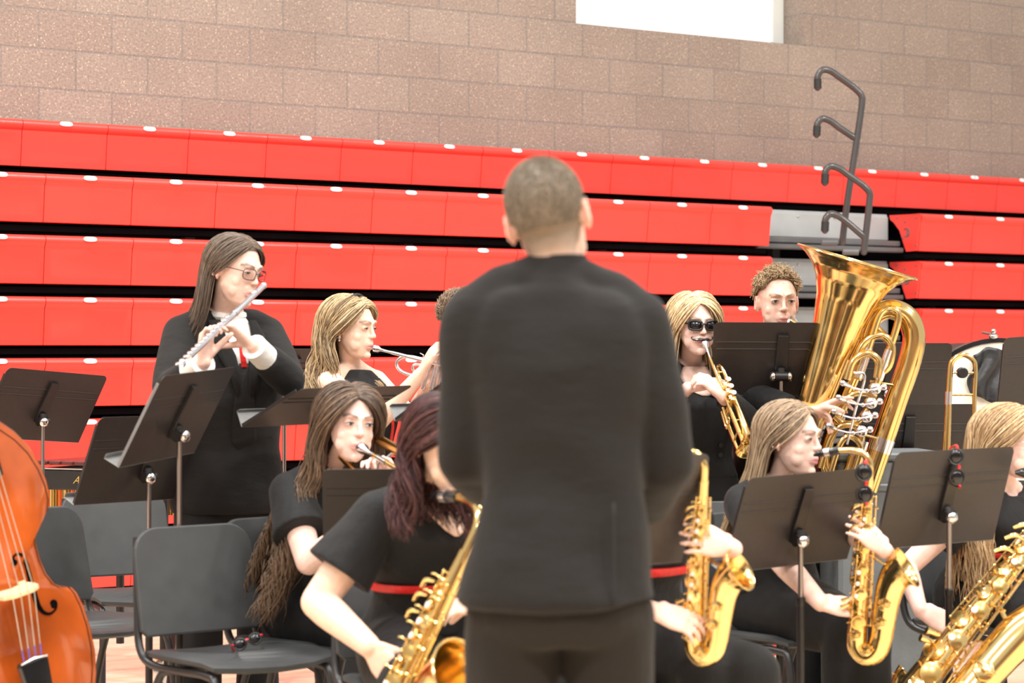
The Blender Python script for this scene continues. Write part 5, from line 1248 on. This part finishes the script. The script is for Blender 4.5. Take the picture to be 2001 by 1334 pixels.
MB().tube(T3([(1692, 956), (1722, 868), (1752, 780), (1778, 704), (1786, 655), (1772, 618), (1738, 604), (1705, 622), (1688, 668)], 8.45), [.044, .043, .042, .042, .042, .040, .037, .034, .030], 24, smooth=60).build('outer_branch', M['brass'], tu)
MB().tube(T3([(1688, 668), (1672, 720), (1640, 800), (1615, 870), (1612, 912), (1632, 935), (1655, 925), (1668, 890)], 8.52), [.030, .028, .026, .024, .023, .022, .021, .020], 18, smooth=50).build('inner_branch', M['brass'], tu)
def tt(name, pts, r, m='brass', Y=8.38, n=30): return MB().tube(T3(pts, Y), r, 14, smooth=n).build(name, M[m], tu)
tt('tuning_slide', [(1676, 742), (1700, 672), (1716, 622), (1730, 605), (1748, 606), (1756, 622), (1742, 672), (1714, 750)], .0135)
tt('slide_sleeve', [(1677, 738), (1697, 680)], .0165, 'silver', n=4); tt('slide_sleeve', [(1717, 742), (1738, 684)], .0165, 'silver', n=4)
tt('branch_loop', [(1668, 708), (1690, 668), (1722, 655), (1742, 676), (1736, 715), (1712, 732)], .0155)
tt('branch_loop', [(1655, 742), (1668, 705), (1694, 690), (1716, 705), (1714, 738)], .014, Y=8.34)
tt('branch_loop', [(1664, 690), (1676, 655), (1706, 640), (1728, 655)], .015, Y=8.44)
tt('valve_slide', [(1604, 915), (1622, 858), (1642, 833), (1668, 832), (1684, 850), (1676, 896), (1668, 925)], .0125)
tt('valve_slide', [(1622, 925), (1640, 872), (1656, 853), (1676, 862), (1682, 884), (1668, 930)], .011, Y=8.32)
tt('slide_sleeve', [(1668, 928), (1690, 862)], .0155, 'silver', Y=8.33, n=4)
tt('valve_slide', [(1648, 800), (1664, 772), (1690, 768), (1712, 776)], .0125, Y=8.36); tt('valve_slide', [(1630, 812), (1650, 828), (1676, 822), (1696, 800)], .0135, Y=8.40)
tt('valve_slide', [(1590, 870), (1606, 822), (1628, 790), (1655, 782)], .0135, Y=8.36); tt('lead_pipe', [(1545, 626), (1570, 640, -.02), (1610, 668), (1648, 712), (1668, 745)], .0075, Y=8.52)
tt('ferrule', [(1717, 882), (1726, 856)], .0455, 'silver', Y=8.45, n=4)
for i, (x, y) in enumerate(((1724, 755), (1716, 783), (1707, 810), (1697, 838))):
    c0 = P(x - 14, y + 4, 8.30)
    MB().lathe(c0, (0, -1, 0), [(.0001, -.03), (.021, -.03), (.021, .012), (.017, .017), (.006, .019), (.0001, .019)], 22).build('rotary_valve', M['silver'], tu)
    MB().tube([P(x - 60, y + 2, 8.26), P(x - 30, y + 8, 8.24), P(x + 3, y + 1, 8.26)], .0042, 8, smooth=8).ell(P(x + 3, y + 1, 8.26), .013, n=14, m=8).ell(P(x - 30, y + 8, 8.24), .008).build('valve_linkage', M['silver'], tu)
    MB().tube([P(x - 62, y, 8.26), P(x - 78, y - 7, 8.24)], [.005, .011], 8, round_ends=True).build('valve_lever', M['silver'], tu)
MB().tube(T3([(1668, 728), (1690, 735), (1672, 800), (1655, 868)], 8.27), .005, 8, smooth=16).build('lever_hinge', M['silver'], tu)
for a, b_ in (((1700, 745), (1745, 752)), ((1690, 850), (1730, 860)), ((1606, 872), (1560, 868))): MB().tube(T3([a, b_], 8.42), .005, 8).build('brace', M['brass'], tu)
MB().lathe(P(1543, 625, 8.56), nrm(V(.45, .1, -.25)), [(.014, .006), (.0185, 0), (.019, .005), (.017, .02), (.009, .035)], 20).build('mouthpiece', M['silver'], tu)
# ---------------------------------------------------------------- double bass
YA = math.radians(38); ex = V(math.cos(YA), math.sin(YA), 0); nb = V(math.sin(YA), -math.cos(YA), 0); Ob = P(8, 1150, 6.6)
def onp(px, py, off=0.0):
    d = V((px - CXP) / FPX, 1, (HY - py) / FPX); o = Ob + nb * off; e = V(0, 0, EYE); return e + d * (((o - e) @ nb) / (d @ nb))
def ab(px, py): q = onp(px, py) - Ob; return np.array([q @ ex, q[2]])
rt = [(-22, 812), (0, 826), (28, 845), (55, 872), (76, 905), (90, 938), (97, 968), (95, 990), (82, 1001), (72, 1015), (68, 1035), (70, 1062), (78, 1092), (90, 1120), (106, 1140), (124, 1149), (140, 1147), (150, 1158), (163, 1185), (176, 1225), (185, 1268), (188, 1312), (184, 1362), (168, 1412), (138, 1456), (96, 1486), (50, 1500)]
A_ = np.array([ab(*q) for q in rt]); al = math.radians(15)
up2 = np.array([-math.sin(al), math.cos(al)]); sd2 = np.array([math.cos(al), math.sin(al)])
loc = np.stack([A_ @ sd2, A_ @ up2], 1); loc[:, 0] += .0
out = np.vstack([loc, (loc * [-1, 1])[::-1]])
cen = np.array([0, (loc[0, 1] + loc[-1, 1]) / 2 + .02])
bx3 = ex * sd2[0] + V(0, 0, 1) * sd2[1]; bz3 = ex * up2[0] + V(0, 0, 1) * up2[1]
bs = thing('double_bass', 'glossy orange-brown double bass cut off by the left edge of the photo', 'double bass', V(Ob[0] + .02, Ob[1], 0))
def arch(k): return .032 * (1 - k ** 2.2)
def bp(p2, k=None, off=0.0):
    if k is None:
        v = p2 - cen; th = math.atan2(v[1], v[0]); oa = np.arctan2(out[:, 1] - cen[1], out[:, 0] - cen[0]); i = np.argmin(np.abs(np.angle(np.exp(1j * (oa - th))))); k = min(1, np.linalg.norm(v) / np.linalg.norm(out[i] - cen))
    return Ob + bx3 * p2[0] + bz3 * p2[1] + nb * (arch(k) + off)
M['varnish'] = mat('orange_varnish', (.44, .085, .013), .16, noise=(2.6, .6), coat=.8, bump=(5, .05))
M['varnishdk'] = mat('dark_varnish_edge', (.20, .05, .015), .2, noise=(8, .2), coat=.6)
n = len(out); ks = [1, .985, .95, .9, .82, .72, .6, .45, .3, .15]; vs = []; fs = []
for k_ in ks: vs += [bp(cen + (q - cen) * k_, k_) for q in out]
vs.append(bp(cen, 0))
for i in range(len(ks) - 1): fs += [(i * n + a, (i + 1) * n + a, (i + 1) * n + (a + 1) % n, i * n + (a + 1) % n) for a in range(n)]
fs += [((len(ks) - 1) * n + a, len(vs) - 1, (len(ks) - 1) * n + (a + 1) % n) for a in range(n)]
MB().add(vs, fs).build('belly', M['varnish'], bs)
vs = [bp(q, 1, 0) for q in out] + [bp(cen + (q - cen) * 1.012, 1, -.004) for q in out] + [bp(cen + (q - cen) * .985, 1, -.008) for q in out] + [bp(cen + (q - cen) * .985, 1, -.20) for q in out] + [bp(cen, 1, -.215)]
fs = [(i * n + a, i * n + (a + 1) % n, (i + 1) * n + (a + 1) % n, (i + 1) * n + a) for i in range(3) for a in range(n)] + [(3 * n + a, 3 * n + (a + 1) % n, 4 * n) for a in range(n)]
MB().add(vs, fs).build('ribs', M['varnishdk'], bs)
MB().tube([bp(cen + (q - cen) * .955, .955, .0012) for q in out], .0013, 5, closed=True).build('purfling', M['black'], bs)
# sound holes (both sides)
fh = [ab(*q) @ np.array([[sd2[0], up2[0]], [sd2[1], up2[1]]]) for q in ((19, 1097), (17, 1086), (26, 1080), (37, 1086), (46, 1106), (54, 1140), (62, 1172), (74, 1192), (88, 1197), (100, 1190), (105, 1178))]
fw_ = [.004, .0035, .003, .005, .008, .0095, .009, .006, .004, .0035, .003]
for sg in (1, -1):
    q = catmull([(a * sg, b_, 0) for a, b_ in fh], 50)[:, :2]; w_ = np.interp(np.linspace(0, 10, 50), range(11), fw_); vs = []
    tg = np.gradient(q, axis=0); tg /= np.linalg.norm(tg, axis=1)[:, None]; nm = np.stack([-tg[:, 1], tg[:, 0]], 1)
    for i in range(50): vs += [bp(q[i] + nm[i] * w_[i], None, .0018), bp(q[i] - nm[i] * w_[i], None, .0018)]
    mb = MB().add(vs, [(2 * i, 2 * i + 1, 2 * i + 3, 2 * i + 2) for i in range(49)])
    for (ii, r) in ((0, .009), (10, .013)):
        c0 = q[0] if ii == 0 else q[-1] + np.array([-.012 * sg, .004]); mb.lathe(bp(c0, None, .0005), nb, [(.0001, .0024), (r, .0022), (r, 0)], 18)
    mb.build('sound_hole', M['void'], bs)
bc = (ab(-8, 1152) @ np.array([[sd2[0], up2[0]], [sd2[1], up2[1]]])); bc[0] = -.012
br = bp(bc, None, 0)
MB().prism([(-.066, 0), (-.04, .0), (-.035, .03), (0, .045), (.035, .03), (.04, 0), (.066, 0), (.056, .03), (.060, .07), (.056, .105), (.03, .128), (-.03, .128), (-.056, .105), (-.060, .07), (-.056, .03)], br, bx3, nb, .014).build('bridge', M['maplewood'], bs, smooth=False, bevel=.002)
for i, x in enumerate((-.034, -.012, .012, .034)):
    h = .132 - abs(x) * .35; top = bp(bc + np.array([x * .45, .75]), 1, .12); mid = br + bx3 * x + nb * h; low = bp(bc + np.array([x * .8, -.22]), 1, .10)
    MB().tube([top, mid, low], .0015, 6).build('string', M['string'], bs); MB().tube([mid * .25 + low * .75, low], .0024, 6).build('string_winding', M['purple'], bs)
tl = bc + np.array([0, -.215])
MB().prism([(-.047, 0), (-.042, .010), (.042, .010), (.047, 0), (.024, -.30), (-.024, -.30)], bp(tl, 1, .095), bx3, bz3, .024).build('tailpiece', M['mouthpiece'], bs, smooth=False, bevel=.006)
MB().tube([bp(tl + np.array([-.042, .010]), 1, .112), bp(tl + np.array([0, .016]), 1, .114), bp(tl + np.array([.042, .010]), 1, .112)], .003, 6).build('tailpiece_fret', M['chrome'], bs)
nt_ = loc[0, 1]
MB().prism([(-.043, -.16), (.043, -.16), (.03, .62), (-.03, .62)], bp(np.array([0, nt_]), 1, .085), bx3, bz3, .02).build('fingerboard', M['mouthpiece'], bs, smooth=False, bevel=.004)
MB().tube([bp(np.array([0, nt_ - .02]), 1, .01), bp(np.array([0, nt_ + .3]), 1, .05), bp(np.array([0, nt_ + .62]), 1, .05), bp(np.array([0, nt_ + .78]), 1, .02)], [.05, .028, .026, .02], 16, smooth=16).build('neck', M['varnish'], bs)
lo = bp(np.array([0, loc[-1, 1]]), 1, -.1); MB().cyl(lo, V(lo[0] + .02, lo[1], .0), .006, 10).build('endpin', M['chrome'], bs)
# ---------------------------------------------------------------- bass drum with black cloth
dc = P(1950, 854, 10.0); dy = math.radians(12); dn = V(math.sin(dy), -math.cos(dy), 0); dx_ = V(math.cos(dy), math.sin(dy), 0); dz_ = V(0, 0, 1); R_ = .428
dr = thing('bass_drum', 'cream-headed concert bass drum with black hoop behind the right music stands', 'drum', V(dc[0], dc[1], 0))
MB().lathe(dc, dn, [(.0001, .012), (R_ * .97, .012), (R_ * .97, 0)], 64).build('drum_head', M['cream'], dr)
hp = MB(); hp.lathe(dc, dn, [(R_ * .965, .0), (R_ * .965, .018), (R_ * 1.01, .018), (R_ * 1.01, -.03), (R_ * .975, -.03)], 64); hp.build('hoop', M['mouthpiece'], dr)
MB().lathe(dc, -dn, [(R_ * .96, .02), (R_ * .96, .44), (.0001, .44)], 48).build('shell', M['black'], dr)
for a in np.radians([64, 94, 124, 154, 34, 4, 184, 214, 244, 274, 304, 334]):
    e = dx_ * math.cos(a) + dz_ * math.sin(a); p0 = dc + e * R_ * 1.0
    MB().cyl(p0 + dn * .03 + e * .02, p0 - dn * .09 + e * .03, .006, 8).ell(p0 + dn * .022 + e * .012, V(.022, .022, .012)).ell(p0 + dn * .026 + e * .034, .012).build('claw_hook', M['chrome'], dr)
for sx in (-1, 1): MB().tube([dc + dx_ * .3 * sx - dz_ * .29 - dn * .1, V(*(dc + dx_ * .36 * sx - dn * .1)[:2], .0)], .014, 8).tube([V(*(dc + dx_ * .36 * sx + dn * .2)[:2], .014), V(*(dc + dx_ * .36 * sx - dn * .5)[:2], .014)], .013, 8).build('stand_leg', M['chrome'], dr)
cl = []; NX, NZ = 14, 18
L4 = [(1884, 694), (1962, 684), (1944, 792), (1876, 768)]
for jz in range(NZ):
    for ix in range(NX):
        a, b_ = ix / (NX - 1), jz / (NZ - 1); wv_ = .82 + .25 * b_ if b_ < .6 else .97 - .3 * (b_ - .6)
        xx = (L4[0][0] * (1 - a) + L4[1][0] * a) * (1 - b_) + (L4[3][0] * (1 - a) + L4[2][0] * a) * b_; xx = 1920 + (xx - 1920) * wv_ + 5 * math.sin(b_ * 7)
        yy = (L4[0][1] * (1 - a) + L4[1][1] * a) * (1 - b_) + (L4[3][1] * (1 - a) + L4[2][1] * a) * b_ - 12 * (1 - b_) * (1 - abs(2 * a - 1))
        pt = P(xx, yy, 10.0); dd = (pt - dc) @ dn; pt = pt + dn * (.035 + .012 * math.sin(a * 11 + b_ * 4) - dd); cl.append(pt)
o = MB().add(cl, [(q * NX + i, q * NX + i + 1, (q + 1) * NX + i + 1, (q + 1) * NX + i) for q in range(NZ - 1) for i in range(NX - 1)]).build('draped_cloth', M['cloth_black'], None, origin=cl[0]); o.modifiers.new('s', 'SOLIDIFY').thickness = .003
tag(o, 'black cloth hanging over the top of the cream bass drum', 'cloth')
# ---------------------------------------------------------------- upright trombone on a peg
tb = thing('trombone', 'gold trombone standing upright behind the right music stand, rear bow and weight up', 'trombone', P(1852, 1000, 8.35) * V(1, 1, 0) + V(0, 0, .0))
q = T3([(1903, 880), (1904, 780), (1906, 726), (1902, 704), (1882, 693), (1862, 704), (1857, 726), (1853, 800), (1849, 890), (1847, 960), (1846, 1010), (1845, 1042), (1845, 1060)], 8.35)
MB().tube(q[:8], [.0075, .008, .0085, .009, .0095, .0095, .0098, .0115], 14, smooth=50).build('rear_bow', M['brass'], tb)
MB().tube(q[7:], [.0115, .0145, .022, .036, .06, .10], 24, smooth=24, caps=False).build('bell', M['brass'], tb)
MB().tube(T3([(1904, 850), (1902, 1000), (1900, 1100)], 8.35), .0085, 12).build('slide_receiver', M['brass'], tb)
for yy in (728, 771): MB().tube(T3([(1857, yy), (1905, yy)], 8.35), .0045, 8).build('brace', M['brass'], tb)
MB().lathe(P(1880, 728, 8.35) , (0, -1, 0), [(.0001, .018), (.016, .018), (.020, .014), (.020, -.012), (.0001, -.016)], 22).build('counterweight', M['black'], tb)
MB().tube(T3([(1854, 765), (1853, 790)], 8.35), .0125, 12).build('ferrule', M['silver'], tb)
pg = thing('instrument_stand', 'thin black peg stand carrying the upright trombone', 'stand', P(1845, 1060, 8.35) * V(1, 1, 0))
b0 = P(1845, 1060, 8.35); MB().cyl(V(b0[0], b0[1], .02), b0 + V(0, 0, .06), .008, 10).build('peg', M['black'], pg)
for k_ in range(3): a = k_ * 2.1 + .3; MB().tube([V(b0[0], b0[1], .12), V(b0[0] + .22 * math.cos(a), b0[1] + .22 * math.sin(a), .01)], .008, 8).build('leg', M['black'], pg)
# ---------------------------------------------------------------- keyboard percussion at left
kb0, kb1 = P(60, 935, 9.75), P(338, 935, 9.45); kd = nrm((kb1 - kb0) * V(1, 1, 0)); kn = V(kd[1], -kd[0], 0); kR = np.array([kd, -kn, V(0, 0, 1)]).T; kl = np.linalg.norm(kb1 - kb0)
kt = thing('marimba', 'black-framed marimba with dark red bars and gold lettering behind the stands at left', 'marimba', (kb0 + kb1) / 2 * V(1, 1, 0))
zt = kb0[2] + .05; mid = (kb0 + kb1) / 2
MB().bbox(V(mid[0], mid[1], zt - .05), (kl, .03, .085), .006, kR).bbox(V(mid[0], mid[1], zt - .05) - kn * .6, (kl, .03, .085), .006, kR).build('frame_rail', M['black'], kt, smooth=False)
MB().bbox(V(mid[0], mid[1], zt - .004) + kn * .012, (kl, .012, .006), .002, kR).build('rail_trim', M['chrome'], kt, smooth=False)
for e_ in (0, 1): MB().bbox(kb0 * (1 - e_) + kb1 * e_ + V(0, 0, zt - .05 - kb0[2]) - kn * .3, (.04, .62, .085), .006, kR).build('end_panel', M['black'], kt, smooth=False)
nb_ = 11
for i in range(nb_):
    MB().bbox(kb0 + kd * kl * (i + .5) / nb_ + V(0, 0, zt + .018 - kb0[2]) - kn * .22, (kl / nb_ * .86, .38, .018), .004, kR).build('tone_bar', M['bar'], kt, smooth=False)
    MB().cyl(kb0 + kd * kl * (i + .5) / nb_ + V(0, 0, zt - .02 - kb0[2]) - kn * .12, kb0 + kd * kl * (i + .5) / nb_ + V(0, 0, zt - .30 - kb0[2] + .012 * i) - kn * .12, kl / nb_ * .4, 14).build('resonator_tube', M['brassd'], kt)
for px_ in (1, ):
    for e_ in (0.06, .94):
        q0 = kb0 * (1 - e_) + kb1 * e_; MB().tube([V(q0[0], q0[1], zt - .06), V(q0[0], q0[1], .06)], .018, 10).build('leg', M['black'], kt); MB().tube([V(q0[0], q0[1], zt - .06) - kn * .6, V(q0[0], q0[1], .06) - kn * .6], .018, 10).build('leg', M['black'], kt)
        MB().lathe(V(q0[0], q0[1], .05) - kd * .02, kd, [(.0001, 0), (.05, 0), (.05, .03), (.0001, .03)], 20).build('caster_wheel', M['chrome'], kt)
mb = MB(); text_into(mb, 'Adams', P(163, 939, 9.6), kd, V(0, 0, 1), .045, font_italic=True)
tp = mb.verts(); sh = (mid + kn * .0175); off = (sh - tp.mean(0)) @ kn; mb.v = [tp + kn * off]; mb.build('gold_lettering', M['gold_print'], kt, smooth=False)
# ---------------------------------------------------------------- grey case / cabinet at right
gc = P(1735, 950, 8.55)
ca = thing('equipment_case', 'grey riveted case behind the right music stands under the tuba', 'case', V(gc[0], gc[1], 0))
RC = np.array([V(math.cos(.12), math.sin(.12), 0), V(-math.sin(.12), math.cos(.12), 0), V(0, 0, 1)]).T
MB().bbox(V(gc[0], gc[1] + .2, .50), (.42, .4, .92), .015, RC).build('case_body', M['case'], ca, smooth=False)
MB().bbox(V(gc[0], gc[1] + .2, .86), (.435, .415, .03), .006, RC).bbox(V(gc[0], gc[1] + .2, .975), (.43, .41, .03), .008, RC).build('case_edging', M['case'], ca, smooth=False)
for i in range(5):
    for zz in (.80, .70): MB().ell(V(gc[0], gc[1] + .2, zz) + RC @ V(-.17 + .085 * i, -.203, 0), .006, n=8, m=5).build('rivet', M['chrome'], ca)
MB().lathe((gc[0] - .12, gc[1] + .1, .02), (1, 0, 0), [(.0001, 0), (.04, 0), (.04, .03), (.0001, .03)], 16).lathe((gc[0] + .10, gc[1] + .1, .02), (1, 0, 0), [(.0001, 0), (.04, 0), (.04, .03), (.0001, .03)], 16).build('caster_wheel', M['rubber'], ca)
# ---------------------------------------------------------------- loose sunglasses
def shades(label, c, rt_, up, nrm_, s=1.0, m2='redgloss'):
    rt_ = nrm(rt_); nn_ = nrm(nrm_ - rt_ * (rt_ @ nrm_)); up = np.cross(nn_, rt_); g = thing('sunglasses', label, 'sunglasses', c, 'small red and black sunglasses')
    L = lambda x, y, z: c + (rt_ * x + nn_ * y + up * z) * s
    for q in (-1, 1):
        pts = [L(q * .030 + .023 * math.cos(a), .003 * math.cos(a) * q * -1, .021 * math.sin(a)) for a in np.linspace(0, 2 * PI, 24, endpoint=False)]
        MB().tube(pts, .0038 * s, 8, closed=True).build('rim', M['black'], g)
        MB().loft([(L(q * .030, 0, 0) - nn_ * .001, rt_ * .022 * s, up * .020 * s), (L(q * .030, .003, 0), rt_ * .018 * s, up * .016 * s), (L(q * .030, .0045, 0), rt_ * .009 * s, up * .008 * s)], 20).build('lens', M['lens_dark'], g)
        MB().tube([L(q * .056, -.001, .006), L(q * .062, -.02, .006), L(q * .058, -.075, .004), L(q * .050, -.10, -.006)], .0042 * s, 8, smooth=14, round_ends=True).build('temple', M[m2], g)
    MB().tube([L(-.009, 0, .004), L(0, .003, .008), L(.009, 0, .004)], .0045 * s, 8, smooth=6).build('bridge', M[m2], g)
    return g
C9, w9, u9, n9 = stands['S9'][1:]; C10, w10, u10, n10 = stands['S10'][1:]
shades('red and black sunglasses hanging from the corner of the stand before the right saxophonist', P(1688, 944, 6.72), nrm(V(.02, .0, -1)), None, V(-.2, -1, .1), 1.05)
shades('red and black sunglasses hanging on the middle of the rightmost brown music stand', P(1869, 912, 7.15), nrm(V(.06, 0, -1)), None, V(-.1, -1, .1), 1.05)
shades('small red and black sunglasses lying on the nearest chair seat', P(484, 1267, 6.98) * V(1, 1, 0) + V(0, 0, .489), V(1, .25, 0.35), None, V(.25, -1, .3), .8)
# a further small gold horn on the floor at the bottom edge
place_sax(sax('small gold saxophone resting low behind the legs of the right saxophonist'), P(1726, 1240, 7.75), P(1722, 1500, 7.75), V(.9, .1, 0), .55)
